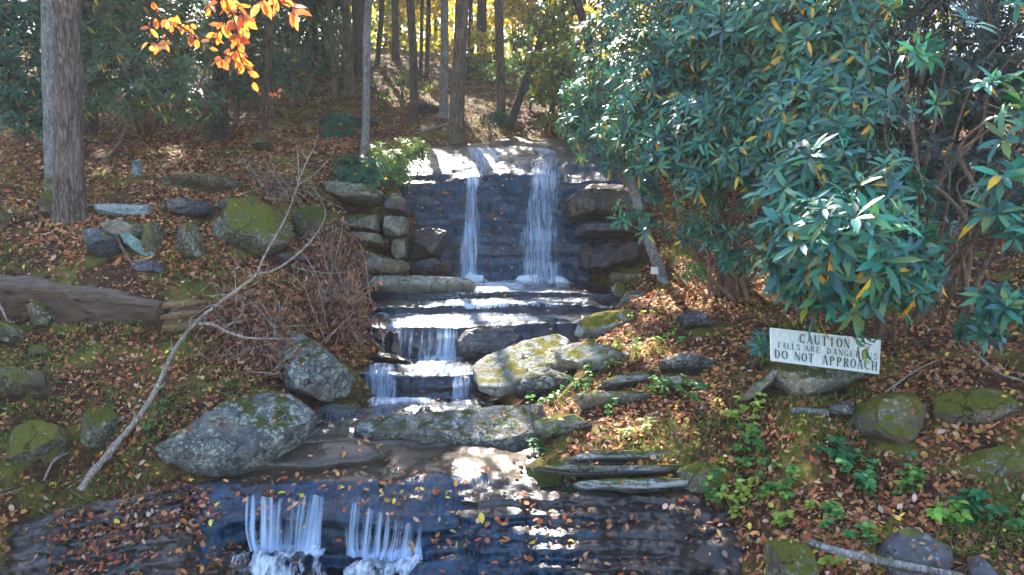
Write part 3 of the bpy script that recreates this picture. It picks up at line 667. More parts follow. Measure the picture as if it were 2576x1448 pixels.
RK = [
 # left bank
 ('stone_slab','pale blue grey stone plank lying like a bench by the big trunk','slab',[(236,512),(290,512),(384,517),(388,543),(300,547),(238,540)],'bluegrey',dict(tilt=.15,thick=.16,p=8,facets=2,rough=.015)),
 ('rock','dark square rock with a pale right corner behind the stone plank','rock',[(410,502),(470,498),(542,505),(536,535),(515,553),(470,548),(415,540)],'dark',dict(tilt=.2,thick=.5,p=4)),
 ('rock','upright yellowish mossy stone standing on the left bank','rock',[(462,566),(490,560),(505,590),(520,650),(470,640),(440,628),(440,590)],'mossy',dict(tilt=.2,thick=.35)),
 ('rock','narrow mossy block between the stone plank and the upright stone','rock',[(368,556),(408,556),(414,600),(412,642),(372,636),(360,600)],'mossy',dict(tilt=.2,thick=.4,p=4)),
 ('rock','low wall rock tucked under the stone plank','rock',[(250,560),(300,552),(372,560),(378,600),(340,622),(280,606)],'brown',dict(tilt=.3,thick=.5)),
 ('rock','dark leaning rock left of the blue green flake','rock',[(205,580),(260,572),(300,600),(316,650),(280,668),(230,640)],'dark',dict(tilt=.4,thick=.5)),
 ('stone_flake','long blue green stone flake with a yellow patch leaning on the bank','flake',[(300,586),(322,584),(362,610),(398,646),(380,652),(340,634),(312,612)],'teal',dict(tilt=.5,thick=.07,p=6,facets=1,rough=.02)),
 ('rock','flat mossy stone lying on the big mossy rock face','rock',[(545,520),(590,502),(660,500),(700,520),(690,548),(620,556),(550,548)],'mossy',dict(tilt=.8,thick=.4,p=5)),
 ('rock','big mossy rock face under the flat stone beside the upright stone','rock',[(528,530),(560,508),(640,500),(700,516),(740,560),(735,620),(680,646),(600,640),(540,600)],'mossy',dict(tilt=.45,thick=.35,p=9,facets=20,rough=.06)),
 ('rock','dark mossy rock face between the mossy rock and the stacked wall','rock',[(740,530),(800,520),(860,540),(870,600),(850,650),(780,655),(735,620)],'mossdark',dict(tilt=.4,thick=.35,p=9,facets=20,rough=.06)),
 ('rock','dark stone on the leafy ground below the big mossy rock face','rock',[(690,640),(740,632),(790,646),(786,670),(720,680),(694,660)],'dark',dict(tilt=.5,thick=.4)),
 ('rock','flat mossy ledge stone under the slope left of the crowning block','rock',[(640,470),(720,456),(800,466),(812,486),(730,498),(650,492)],'mossy',dict(tilt=1.0,thick=.4,p=5)),
 ('rock','dark low rock under the blue green flake','rock',[(330,668),(380,652),(420,664),(424,690),(350,692)],'dark',dict(tilt=.3,thick=.3)),
 ('rock','small upright grey stone on the leafy slope right of the big trunk','rock',[(333,405),(348,402),(360,446),(345,450),(334,430)],'bluegrey',dict(tilt=.2,thick=.2,p=3)),
 ('rock','long mossy flat rock on the slope above the stone plank','rock',[(408,455),(470,446),(560,452),(600,468),(560,480),(440,474)],'mossy',dict(tilt=.8,thick=.35)),
 ('rock','mossy hump with leaves at the roots of the big trunk','rock',[(100,500),(130,478),(190,490),(200,535),(150,550),(104,545)],'mossy',dict(tilt=.3,thick=.5)),
 ('rock','dark mossy rock at the left edge above the log','rock',[(-60,520),(10,510),(24,560),(20,590),(-60,600)],'mossy',dict(tilt=.3,thick=.5)),
 ('rock','round mossy rock propping the dark log','rock',[(70,770),(110,756),(150,770),(166,800),(150,826),(80,824)],'mossy',dict(tilt=.3,thick=.45)),
 ('rock','dark rock slab under the left end of the log','rock',[(-60,800),(20,800),(70,820),(90,850),(40,868),(-60,860)],'mossy',dict(tilt=.4,thick=.5)),
 ('rock','small moss mound among leaves below the log','rock',[(70,878),(100,868),(142,876),(140,896),(80,898)],'mossy',dict(tilt=.5,thick=.2)),
 ('rock','flat mossy shelf rock at the left edge','rock',[(-80,940),(60,934),(140,950),(150,990),(80,1012),(-80,1016)],'mossy',dict(tilt=1.0,thick=.5,p=4)),
 ('rock','rounded mossy rock near the left edge by the water','rock',[(14,1130),(50,1080),(110,1056),(170,1072),(186,1108),(150,1150),(90,1176),(30,1168)],'mossy',dict(tilt=.5,thick=.5)),
 ('rock','small mossy rock tucked under the rounded rock at the left','rock',[(100,1150),(160,1122),(176,1140),(150,1170),(110,1172)],'mossy',dict(tilt=.4,thick=.3)),
 ('rock','pointed mossy rock behind the bleached branch','rock',[(206,1100),(240,1050),(280,1022),(318,1040),(312,1090),(280,1142),(226,1136)],'mossy',dict(tilt=.6,thick=.5)),
 ('boulder','grey lichened boulder with a pointed top beside the stream','boulder',[(672,935),(700,905),(735,870),(768,836),(790,845),(835,885),(880,925),(898,955),(884,995),(840,1014),(780,1002),(720,975),(680,962)],'grey',dict(tilt=.35,thick=.85,p=2.6,facets=16,rough=.035)),
 ('boulder','long flat lichened boulder lying over the near pool','boulder',[(390,1172),(420,1140),(500,1085),(560,1040),(640,1000),(720,988),(785,1000),(802,1040),(785,1080),(740,1115),(690,1160),(600,1190),(520,1206),(440,1196)],'grey',dict(dy=-.25,tilt=1.3,thick=.42,p=3.2,facets=14,rough=.035,strata=.015)),
 ('rock','dark wedge rock between the two grey boulders','rock',[(795,1030),(850,1016),(905,1024),(915,1055),(860,1068),(800,1066)],'dark',dict(tilt=.4,thick=.4)),
 # stacked wall left of the falls
 ('rock','moss topped grey block crowning the stacked wall left of the falls','rock',[(812,462),(880,458),(960,466),(970,492),(962,516),(900,518),(850,508),(818,490)],'tan',dict(Y=12.0,tilt=.25,thick=.8,p=4)),
 ('rock','dark shaded block next to the crowning block of the wall','rock',[(968,484),(1000,488),(1032,510),(1030,545),(966,540)],'dark',dict(Y=12.2,tilt=.2,thick=.7,p=4)),
 ('rock','left pale block in the second row of the stacked wall','rock',[(850,550),(900,538),(962,540),(962,588),(900,590),(866,582)],'tan',dict(Y=11.9,tilt=.2,thick=.7,p=4)),
 ('rock','right pale block in the second row of the stacked wall','rock',[(964,543),(1028,545),(1030,590),(1012,604),(968,598)],'tan',dict(Y=12.0,tilt=.15,thick=.7,p=5)),
 ('rock','long pale brick shaped stone in the third row of the wall','rock',[(866,588),(920,584),(968,592),(970,622),(900,624),(870,616)],'tan',dict(Y=11.75,tilt=.25,thick=.6,p=5)),
 ('rock','rusty brown square stone at the corner of the stacked wall','rock',[(986,606),(1026,600),(1028,650),(1002,658),(984,640)],'tan',dict(Y=11.9,tilt=.15,thick=.6,p=4)),
 ('rock','grey angular stone low in the stacked wall behind the wedge','rock',[(866,640),(924,628),(930,660),(900,690),(872,684)],'tan',dict(Y=11.5,tilt=.2,thick=.5,p=4)),
 ('rock','pale wedge stone at the foot of the stacked wall','rock',[(900,676),(936,638),(980,650),(1032,676),(1026,692),(960,694),(905,692)],'tan',dict(Y=11.3,tilt=.3,thick=.45)),
 ('rock','mossy stone buried in the bank left of the stacked wall','rock',[(700,560),(760,545),(840,560),(850,600),(790,625),(720,612)],'mossy',dict(Y=11.3,tilt=.4,thick=.7)),
 ('rock','dark wet angular rock left of the thin stream of the falls','rock',[(1028,582),(1080,572),(1130,584),(1120,620),(1090,655),(1030,660)],'wet',dict(Y=12.1,tilt=.2,thick=.7,p=4)),
 ('rock','low dark wet rock at the left foot of the falls','rock',[(1030,660),(1090,650),(1140,662),(1130,690),(1040,700)],'wet',dict(Y=12.0,tilt=.3,thick=.6)),
 ('stone_slab','mossy flat slab with a sunlit top at the left foot of the falls','slab',[(915,705),(980,696),(1060,696),(1130,702),(1198,710),(1196,726),(1120,742),(1000,746),(925,740)],'pale',dict(Y=11.2,tilt=.7,thick=.4,p=4,facets=3)),
 # right of falls
 ('rock','big dark slanting block right of the falls','rock',[(1416,520),(1450,490),(1520,466),(1590,462),(1610,500),(1600,552),(1520,560),(1430,560)],'wet',dict(Y=12.5,tilt=.15,thick=1.0,p=5,facets=4)),
 ('rock','thin dark slab in the middle of the stack right of the falls','rock',[(1440,566),(1540,562),(1592,566),(1586,592),(1520,602),(1452,598)],'dark',dict(Y=12.2,tilt=.2,thick=.8,p=5,facets=3)),
 ('rock','long dark bottom block of the stack right of the falls','rock',[(1450,622),(1520,608),(1630,612),(1644,660),(1560,668),(1500,684),(1450,674)],'wet',dict(Y=12.0,tilt=.15,thick=.9,p=5,facets=4)),
 ('rock','mossy low stone beside the pale leaning trunk','rock',[(1530,690),(1580,676),(1626,684),(1630,712),(1540,714)],'mossy',dict(Y=11.8,tilt=.3,thick=.4)),
 ('rock','small round mossy stone on the step right of the falls','rock',[(1536,722),(1548,710),(1566,712),(1576,740),(1560,750),(1540,742)],'mossy',dict(Y=11.0,tilt=.2,thick=.25)),
 ('rock','grey rounded rock beside the glaring wet steps','rock',[(1556,745),(1590,732),(1640,742),(1640,772),(1600,784),(1558,780)],'grey',dict(Y=10.6,tilt=.3,thick=.4)),
 ('stone_slab','yellow mossed slab overhanging the stream on the right','slab',[(1442,838),(1460,818),(1500,798),(1560,782),(1604,780),(1600,808),(1540,842),(1470,852)],'yellow',dict(Y=9.0,tilt=1.4,thick=.18,p=7,facets=8,rough=.03)),
 ('stone_slab','large pale lichened slab sloping into the stream','slab',[(1188,950),(1220,912),(1290,880),(1340,852),(1390,840),(1440,850),(1470,870),(1440,905),(1380,935),(1310,970),(1255,1000),(1210,996)],'pale',dict(Y=7.75,tilt=2.3,thick=.13,p=12,facets=10,rough=.035,strata=.015)),
 ('stone_slab','flat tan slab edge joining the large pale slab to the leafy bank','slab',[(1395,885),(1470,860),(1560,868),(1600,888),(1520,915),(1430,935)],'pale',dict(Y=7.75,tilt=2.0,thick=.14,p=10,facets=8,rough=.03)),
 ('stone_slab','low tan ledge stone in the litter below the thin mossy slab edge','slab',[(1440,1010),(1520,990),(1620,992),(1650,1006),(1560,1024),(1460,1028)],'tan',dict(tilt=1.6,thick=.16,p=10,facets=8,rough=.03)),
 ('rock','grey streaked rock in front of the large pale slab','rock',[(1292,1004),(1310,965),(1345,935),(1400,920),(1436,945),(1430,975),(1370,1000)],'grey',dict(tilt=.8,thick=.35,strata=.02)),
 ('stone_slab','thin mossy slab edge poking from the leaves on the right bank','slab',[(1500,975),(1530,950),(1600,935),(1640,944),(1600,968),(1540,985)],'shale',dict(tilt=.7,thick=.2,p=4)),
 ('stone_slab','brown slab with a yellow rim right of the thin slab edge','slab',[(1640,960),(1700,944),(1776,952),(1770,968),(1700,980),(1640,976)],'brown',dict(tilt=.7,thick=.2,p=4)),
 ('rock','pale blue white stone on the right bank','rock',[(1655,918),(1690,896),(1760,890),(1812,918),(1780,938),(1700,942)],'grey',dict(tilt=.7,thick=.3,facets=9)),
 ('rock','half buried dark rock on the leafy slope behind the yellow slab','rock',[(1700,800),(1750,782),(1800,800),(1790,830),(1720,832)],'dark',dict(tilt=.5,thick=.3)),
 ('rock','tilted pale slab leaning below the caution sign','rock',[(1868,1006),(1900,965),(1950,926),(1964,940),(1930,980),(1890,1010)],'tan',dict(Y=6.15,tilt=.5,thick=.2,p=4)),
 ('rock','whitish veined rock under the caution sign','rock',[(1945,985),(1960,918),(2060,905),(2150,915),(2176,945),(2110,985),(2040,1006),(1970,1004)],'tan',dict(Y=6.06,tilt=.5,thick=.35,p=3)),
 ('boulder','rounded dark boulder with a pale spot right of the sign','boulder',[(2130,1050),(2150,1005),(2210,985),(2270,995),(2310,1040),(2330,1100),(2300,1148),(2240,1130),(2180,1110),(2140,1090)],'mossy',dict(Y=5.35,tilt=.5,thick=.6,p=2.5)),
 ('rock','flat dark rock at the right edge below the boulder','rock',[(2335,1190),(2420,1140),(2500,1125),(2620,1120),(2620,1200),(2500,1235),(2400,1245)],'mossy',dict(Y=4.9,tilt=.8,thick=.4,p=4)),
 ('rock','mossy upright stone at the bottom edge left of the grey stick','rock',[(1925,1372),(1990,1348),(2040,1360),(2060,1420),(2050,1500),(1935,1500)],'mossy',dict(Y=4.25,tilt=.3,thick=.4,p=4)),
 ('rock','flat dark stone at the bottom edge right of the grey stick','rock',[(2195,1400),(2210,1360),(2280,1326),(2360,1334),(2400,1380),(2390,1450),(2330,1500),(2200,1490)],'dark',dict(Y=4.15,tilt=.8,thick=.35,p=4)),
 ('rock','small blue grey stone in the bottom right corner','rock',[(2400,1440),(2450,1395),(2480,1420),(2520,1500),(2400,1500)],'dark',dict(Y=4.05,tilt=.5,thick=.3)),
 ('rock','mossy patch of rock on the bank at the far right','rock',[(2340,1000),(2420,975),(2540,985),(2570,1040),(2470,1085),(2360,1060)],'mossy',dict(tilt=1.2,thick=.25,rough=.03)),
 ('rock','small grey stone between the sign and the rounded boulder','rock',[(2080,1018),(2120,1010),(2150,1024),(2140,1048),(2090,1040)],'grey',dict(Y=5.6,tilt=.5,thick=.2)),
 # centre slabs
 ('stone_slab','wide lichened slab in the middle of the stream','slab',[(890,1100),(930,1072),(1010,1040),(1100,1024),(1200,1020),(1310,1018),(1378,1040),(1385,1085),(1345,1132),(1260,1148),(1160,1140),(1060,1116),(960,1112)],'grey',dict(Y=6.45,tilt=2.3,thick=.16,p=10,facets=6,rough=.025,strata=.012)),
 ('stone_slab','smooth wet brown slab leading to the near lip','slab',[(640,1210),(740,1150),(800,1122),(900,1112),(1010,1128),(1010,1160),(930,1190),(800,1222)],'wetbrown',dict(Y=5.95,tilt=2.6,thick=.22,p=5,facets=2,rough=.02)),
 ('rock','low mossy slab right of the wide lichened slab','rock',[(1340,1075),(1400,1045),(1480,1045),(1500,1062),(1450,1090),(1360,1100)],'yellow',dict(Y=6.4,tilt=1.2,thick=.25,p=4)),
 ('stone_slab','dark dry rock wall of the small curtain of water','rock',[(1150,838),(1200,826),(1290,820),(1312,850),(1300,888),(1240,896),(1160,892)],'dark',dict(Y=9.25,tilt=.25,thick=.5,p=5,facets=3)),
 ('rock','dark angular rock left of the small curtain of water','rock',[(968,848),(985,832),(1010,828),(1020,860),(1012,892),(975,890)],'wet',dict(Y=9.3,tilt=.15,thick=.3,p=4)),
 ('rock','dark flat wet stone in the little pool above the lower step','rock',[(900,905),(930,890),(1000,888),(1040,902),(1030,918),(950,922)],'wet',dict(Y=8.9,tilt=1.0,thick=.2)),
 # shale outcrop
 ('stone_slab','top pale layer of the shale outcrop','slab',[(1390,1165),(1420,1150),(1520,1140),(1610,1136),(1720,1140),(1735,1160),(1640,1172),(1500,1180),(1400,1180)],'shale',dict(Y=5.95,tilt=1.0,thick=.22,p=5,facets=2,rough=.03,strata=.01)),
 ('stone_slab','middle grey layer of the shale outcrop','slab',[(1345,1185),(1400,1170),(1520,1176),(1640,1172),(1720,1172),(1730,1190),(1640,1205),(1500,1208),(1370,1206)],'shale',dict(Y=5.8,tilt=.7,thick=.28,p=5,facets=2,rough=.03,strata=.01)),
 ('stone_slab','long low layer of the shale outcrop with a pale edge','slab',[(1440,1216),(1520,1206),(1660,1202),(1740,1206),(1730,1236),(1600,1248),(1470,1240)],'shale',dict(Y=5.6,tilt=.6,thick=.3,p=5,facets=2,rough=.03,strata=.012)),
 ('rock','dark mossy end of the shale outcrop','rock',[(1700,1180),(1760,1160),(1810,1175),(1830,1220),(1790,1250),(1720,1250)],'mossy',dict(Y=5.55,tilt=.5,thick=.4)),
 ('rock','dark broken shale at the left end of the outcrop','rock',[(1320,1170),(1350,1150),(1400,1160),(1430,1200),(1440,1240),(1370,1250),(1330,1225)],'mossdark',dict(Y=5.8,tilt=.9,thick=.22,facets=18)),
 # hillside
 ('rock','long grey outcrop across the wooded crest','rock',[(1175,150),(1200,158),(1245,195),(1250,200),(1210,200),(1160,190)],'bluegrey',dict(tilt=.4,thick=1.0)),
 ('rock','dark rock under the crest between two trunks','rock',[(1035,262),(1080,265),(1110,275),(1105,290),(1045,285)],'dark',dict(tilt=.4,thick=.6)),
 ('rock','dark overhanging rock on the slope behind the slim grey trunk','rock',[(800,300),(860,306),(930,300),(960,318),(900,328),(820,320)],'dark',dict(tilt=.5,thick=.6)),
 ('tree_stump','small dark mossy stump below the thin leaning tree','stump',[(630,372),(655,348),(680,350),(694,372),(685,386),(640,385)],'mossy',dict(tilt=.3,thick=.6)),
]
ROCK = {}
for i, (nm, lb, ct, ol, mt, kw) in enumerate(RK):
    kk = dict(seed=i+3); kk.update(kw)
    ROCK[lb] = rock(nm, lb, ct, ol, mt, **kk)
# ------------------------------------------------------------------ water
def smooth_grid(S, ku, kv):
    for _ in range(max(ku, kv)):
        if _ < ku: S = np.concatenate([S[:, :1], .25*S[:, :-2] + .5*S[:, 1:-1] + .25*S[:, 2:], S[:, -1:]], 1)
        if _ < kv: S = np.concatenate([S[:1], .25*S[:-2] + .5*S[1:-1] + .25*S[2:], S[-1:]], 0)
    return S
def sheet(name, S, dens, mat, parent=None, lab=None, cat=None, kind=None, group=None):
    me = grid_mesh(name, S); flow_attrs(me, S, dens)
    o = link(name, me, M[mat], parent); return tag(o, lab, cat, group, kind)
def dens_band(nv, nu, cen, wid, peak):
    """cen, wid, peak: lists along v (interpolated) in u index units"""
    v = np.linspace(0, 1, nv); t = lambda a: np.interp(v, np.linspace(0, 1, len(a)), a)[:, None]
    u = np.arange(nu)[None, :]
    return t(peak)*np.exp(-((u-t(cen))/t(wid))**4) - 0.35*(1-np.exp(-((u-t(cen))/t(wid))**4))
def upx(px, a, b, n): return (px-a)/(b-a)*(n-1)
# tall falls
NGF = grid_normals(GF)
def fsheet(v0, v1, u0, u1, d, bulge=0.0):
    S = smooth_grid((GF + NGF*d)[v0:v1, u0:u1].copy(), 3, 2)
    if bulge:
        e = np.sin(np.linspace(0, np.pi, u1-u0))[None, :, None]; S = S + NGF[v0:v1, u0:u1]*bulge*e
    return S
wf = empty('waterfall', P(1280, 712, 12.3), 'tall waterfall in two white streams over the dark rock face', 'waterfall')
U = lambda px: upx(px, 1000, 1640, 150)
v0, v1, u0, u1 = 12, 97, 64, 104
S = fsheet(v0, v1, u0, u1, 0.03, 0.04)
sheet('right_stream', S, dens_band(v1-v0, u1-u0, [U(1378)-u0, U(1378)-u0, U(1372)-u0, U(1362)-u0, U(1355)-u0, U(1362)-u0, U(1366)-u0], [8, 8, 8, 8.5, 11, 11.5, 12, 12, 12, 12, 12.5, 14, 14, 14, 13.5, 13.5, 14.5, 14.5, 14.5, 15], [.9, .75, .68, .7, .95, .85, .74, .7, .68, .7, .74, .95, .82, .74, .7, .74, .95, .85, .92, 1.1]), 'white', wf)
v0, v1, u0, u1 = 30, 97, 30, 56
S = fsheet(v0, v1, u0, u1, 0.03, 0.03)
sheet('left_stream', S, dens_band(v1-v0, u1-u0, [U(1188)-u0, U(1186)-u0, U(1182)-u0, U(1180)-u0, U(1176)-u0, U(1174)-u0], [3.6, 4.0, 5.0, 6.6, 6.6, 7.4], [.75, .75, .85, .95, .9, 1.1]), 'white', wf)
S = fsheet(6, 36, int(U(1150)), int(U(1275)), 0.03); nv_, nu_ = S.shape[:2]
sheet('upper_stream', S, dens_band(nv_, nu_, [nu_*.62, nu_*.55, nu_*.42, nu_*.32], [13, 12, 9, 5], [1.0, .85, .7, .6]) , 'white', wf)
v0, v1, u0, u1 = 2, 26, 20, 112
S = fsheet(v0, v1, u0, u1, 0.025)
d = -0.25 + 1.1*np.clip(fbm_arr(S.reshape(-1, 3), 0.9, 3, 3.3, (0.8, 1.0, 5.0)).reshape(S.shape[:2]), -1, 1); d *= np.sin(np.linspace(0.3, 2.9, v1-v0))[:, None]
sheet('top_riffle', S, d, 'white', wf)
# thin trickles between the two streams
v0, v1, u0, u1 = 22, 96, 6, 100
S = fsheet(v0, v1, u0, u1, 0.02); sheet('thin_trickle', S, np.full(S.shape[:2], 0.10) + .35*fbm_arr(S.reshape(-1, 3), 1.0, 3, 8.0, (2.5, 1, .5)).reshape(S.shape[:2]), 'wisp', wf)
def foam_blob(outline, Y, root, seed, tilt=.35, thick=.2):
    G = pillow(outline, Y=Y, tilt=tilt, thick=thick, p=2.2, facets=0, rough=.10, seed=seed, nseg=90)
    n = fbm_arr(G.reshape(-1, 3), 7.0, 4, seed)[:, None]; N = norm(G.reshape(-1, 3)-G.reshape(-1, 3).mean(0))
    G = (G.reshape(-1, 3) + N*n*.03).reshape(G.shape); me = grid_mesh('foam', G, True, False); fl = G.reshape(-1, 3)
    vec_attr(me, np.stack([fl[:, 0], fl[:, 2]*1.4 + fl[:, 1]*.6, fl[:, 1]], -1), 'flow')
    ring = np.concatenate([np.linspace(.35, -.15, G.shape[0]//2), np.full(G.shape[0]-G.shape[0]//2, -.2)])
    float_attr(me, .45 + .7*fbm_arr(fl, 3.0, 3, seed+4.0) + np.repeat(ring, G.shape[1]), 'dens'); link('foam', me, M['foam'], root)
foam_blob([(1140,712),(1155,694),(1180,686),(1215,696),(1232,713),(1190,722)], 12.15, wf, 61)
foam_blob([(1285,713),(1305,694),(1350,688),(1400,690),(1432,704),(1440,716),(1360,724)], 12.1, wf, 62)
# streams over the steps
def over(G, v0, v1, u0, u1, dist, bulge=0.0, ku=0, kv=0):
    N = grid_normals(G); S = (G + N*dist)[v0:v1, u0:u1].copy()
    if ku or kv: S = smooth_grid(S, ku, kv)
    if bulge: S += N[v0:v1, u0:u1]*bulge*np.sin(np.linspace(0, np.pi, u1-u0))[None, :, None]
    return S
for nm, G, v0, v1 in (('a', G0, 1, 20), ('b', G1, 1, 21), ('c', G2, 1, 30), ('d', G3, 1, 30), ('e', G4, 1, 26)):
    S = over(G, v0, v1, 0, G.shape[1], 0.012)
    sheet('stream_water', S, np.zeros(S.shape[:2]), 'film', None, 'thin film of clear water running over the wet rock steps', None, 'structure')
def foamy(G, v0, v1, u0, u1, dist, base, amp, sc=2.0, off=0.0):
    S = over(G, v0, v1, u0, u1, dist)
    n = fbm_arr(S.reshape(-1, 3), sc, 3, off, (0.7, 1.6, 3)).reshape(S.shape[:2])
    ev = np.sin(np.linspace(0, np.pi, v1-v0))[:, None]; eu = np.sin(np.linspace(0, np.pi, u1-u0))[None]**0.3
    return S, (base + amp*n)*ev**0.4*eu - 0.3*(1-ev**0.4*eu)
S, d = foamy(G0, 2, 18, 20, 80, .02, .48, .8, 2.2, 1.0); sheet('stream_water', S, d, 'foam', None, 'white riffles on the step under the tall waterfall', None, 'structure')  # riffles on these steps whitened to stand in for sun glare on the treads
S, d = foamy(G1, 3, 18, 20, 110, .02, .46, .9, 2.2, 2.0); sheet('stream_water', S, d, 'foam', None, 'white riffles on the second wet step', None, 'structure')
S, d = foamy(G2, 3, 16, 8, 100, .02, .40, .8, 2.2, 4.0); sheet('stream_water', S, d, 'foam', None, 'white riffles on the broad wet slab', None, 'structure')
# small curtain
cur = empty('waterfall', P(1080, 895, 9.2), 'small curtain of water falling over the block in mid stream', 'waterfall')
n2 = 120; Q = lambda px: int(upx(px, 905, 1470, n2))
S = over(G2, 12, 31, Q(975), Q(1158), 0.05, 0.03, 5, 3); nv, nu = S.shape[:2]
pk = 0.42 + 0.28*np.sin(np.linspace(0, 9, nu))[None]*np.ones((nv, 1)); pk += np.linspace(-.1, .2, nv)[:, None]; pk[:, nu//2:nu//2+6] += .25
sheet('falling_water', S, pk, 'white', cur)
S = P(862, 846, 9.6), P(968, 842, 9.5), P(852, 905, 9.25), P(968, 902, 9.2)
t = np.linspace(0, 1, 24)[:, None, None]; s_ = np.linspace(0, 1, 30)[None, :, None]
Sg = (S[0]*(1-s_) + S[1]*s_)*(1-t) + (S[2]*(1-s_) + S[3]*s_)*t
Sb = displace(Sg + np.array([0, .06, -.01]), .05, .03, seed=31); o = link('rock_ledge', grid_mesh('rock_ledge', np.concatenate([Sb[:1]+np.array([0,.8,.0]), Sb, Sb[-1:]+np.array([0,.6,-.1])])), M['wet_skyblue']); tag(o, 'small dark wet ledge behind the leafy dead brush', 'ledge', LG)
side = empty('waterfall', P(915, 900, 9.2), 'small blue cascade half hidden by the dead brush', 'waterfall')
sheet('falling_water', Sg, 0.42+0.3*np.sin(np.linspace(0, 7, 30))[None]*np.ones((24, 1)), 'white', side)
S, d = foamy(G3, 1, 18, 18, 76, .02, .42, .7, 1.6, 7.0)
nv, nu = d.shape; cen = np.linspace(34, 24, nv)[:, None]; d = d + 0.75*np.exp(-((np.arange(nu)[None]-cen)/7.0)**2) - .1
sheet('stream_water', S, d, 'foam', None, 'white foaming water at the foot of the small curtain', None, 'structure')
# lower step
low = empty('waterfall', P(1040, 1000, 8.1), 'low double cascade beside the leaning grey boulder', 'waterfall')
n3 = 80; Q3 = lambda px: int(upx(px, 905, 1215, n3))
S = over(G3, 14, 31, Q3(925), Q3(1030), 0.05, .03, 5, 3); sheet('left_fall', S, dens_band(17, S.shape[1], [9, 9], [11, 13], [.75, .95]), 'white', low)
S = over(G3, 14, 31, Q3(1030), Q3(1212), 0.05, .02, 5, 3); sheet('right_fall', S, dens_band(17, S.shape[1], [34, 34], [7, 8], [.55, .75])+.1, 'white', low)
S, d = foamy(G4, 3, 12, 14, 62, .025, .85, .4, 1.5, 9.0); sheet('stream_water', S, d, 'foam', None, 'white foam spreading below the low double cascade', None, 'structure')
S, d = foamy(G4, 6, 26, 0, 40, .02, .02, .7, 1.8, 11.0); sheet('stream_water', S, d, 'foam', None, 'blue white riffle sliding between the grey boulders', None, 'structure')
# near cascades
S = over(GL, 20, 40, int(upx(470, -120, 1400, 200)), int(upx(1330, -120, 1400, 200)), .03, 0, 4, 4)
sheet('stream_water', S, -.5 + (.80 + .5*fbm_arr(S.reshape(-1, 3), 1.4, 3, 6.0).reshape(S.shape[:2]) - .35*np.abs(np.linspace(-1, 1, S.shape[0]))[:, None]**3)*np.sin(np.linspace(0.02, 3.12, S.shape[1]))[None]**.35, 'slide', None, 'blue sheet of water sliding over the near lip', None, 'structure')
QL = lambda px: int(upx(px, -120, 1400, 200))
def cascade(label, pa, pb, va, vb, strands, foam_outline, fy, seed):
    root = empty('waterfall', P((pa+pb)/2, 1420, 5.3), label, 'waterfall')
    S = over(GL, va, vb, QL(pa), QL(pb), 0.15, 0.0, 10, 16); nv, nu = S.shape[:2]
    # denser grid across
    ui = np.linspace(0, nu-1, nu*4); S = np.stack([np.stack([np.interp(ui, np.arange(nu), S[i, :, k]) for k in range(3)], -1) for i in range(nv)]); nu = nu*4
    r = np.random.default_rng(seed); pr = np.zeros(nu)
    for c, w, a in strands: pr += a*np.exp(-((np.linspace(0, 1, nu)-c)/w)**2)
    fade = np.clip(np.linspace(-0.15, 1.4, nv), 0, 1)[:, None]
    env = np.clip(np.minimum(np.linspace(0, 1, nu), 1-np.linspace(0, 1, nu))*14, 0, 1)[None]
    d = -.45 + env*(.86 + .42*fade) + pr[None]*.34
    tj = fbm_arr(np.stack([np.linspace(0, 9, nu), np.zeros(nu), np.full(nu, seed*1.0)], -1), 1.0, 3)[None]
    vv = np.linspace(0, 1, nv)[:, None]; d = d - np.clip(.08 + .14*tj - vv, 0, 1)*1.6
    S = S + np.array([0, -1, 0])*(0.05*pr[None, :, None]*fade[..., None])
    sheet('falling_water', S, d, 'white2', root)
    for k, fo in enumerate(foam_outline):
        G = pillow(fo, Y=fy, tilt=.35, thick=.30, p=2.2, facets=0, rough=.10, seed=seed+k, nseg=110)
        n = fbm_arr(G.reshape(-1, 3), 7.0, 4, seed)[:, None]; N = norm(G.reshape(-1, 3)-G.reshape(-1, 3).mean(0))
        G = (G.reshape(-1, 3) + N*n*.035).reshape(G.shape)
        me = grid_mesh('foam', G, True, False); fl = G.reshape(-1, 3)
        vec_attr(me, np.stack([fl[:, 0], fl[:, 2]*1.4 + fl[:, 1]*.6, fl[:, 1]], -1), 'flow')
        dd = 0.42 + .7*fbm_arr(fl, 3.0, 3, seed+4.0); ring = np.concatenate([np.linspace(.30, .0, G.shape[0]//2), np.full(G.shape[0]-G.shape[0]//2, -.1)])
        float_attr(me, dd + np.repeat(ring, G.shape[1]), 'dens')
        link('foam', me, M['foam'], root)
cascade('near cascade of white strands splashing into foam, the wider of two', 606, 846, 36, 54,
        [(.08,.03,.9),(.16,.035,1.1),(.28,.05,1.2),(.38,.04,1.1),(.47,.03,.6),(.6,.03,.45),(.70,.03,.5),(.80,.04,1.1),(.88,.04,1.2),(.95,.02,.6)],
        [[(570,1440),(590,1396),(650,1372),(720,1382),(790,1368),(825,1400),(838,1445),(830,1530),(700,1560),(580,1530)]], 5.12, 41)
cascade('near cascade over a dark stone, the narrower of two', 868, 1098, 36, 54,
        [(.14,.03,.6),(.28,.035,.9),(.40,.03,.9),(.50,.035,1.0),(.62,.035,1.0),(.74,.03,.7),(.88,.03,.5)],
        [[(868,1440),(890,1402),(960,1398),(1000,1412),(990,1450),(940,1520),(880,1520)],[(960,1448),(1000,1410),(1060,1398),(1082,1425),(1075,1470),(1040,1540),(970,1540)]], 5.1, 51)
for k, pxs in enumerate([(500, 545), (556, 598), (1110, 1150)]):
    pass
pool = displace(np.stack([np.stack([np.array([x, y, 0.13]) for x in np.linspace(-4, 2.2, 40)]) for y in np.linspace(3.0, 5.6, 30)]), .012, nscale=2.0)
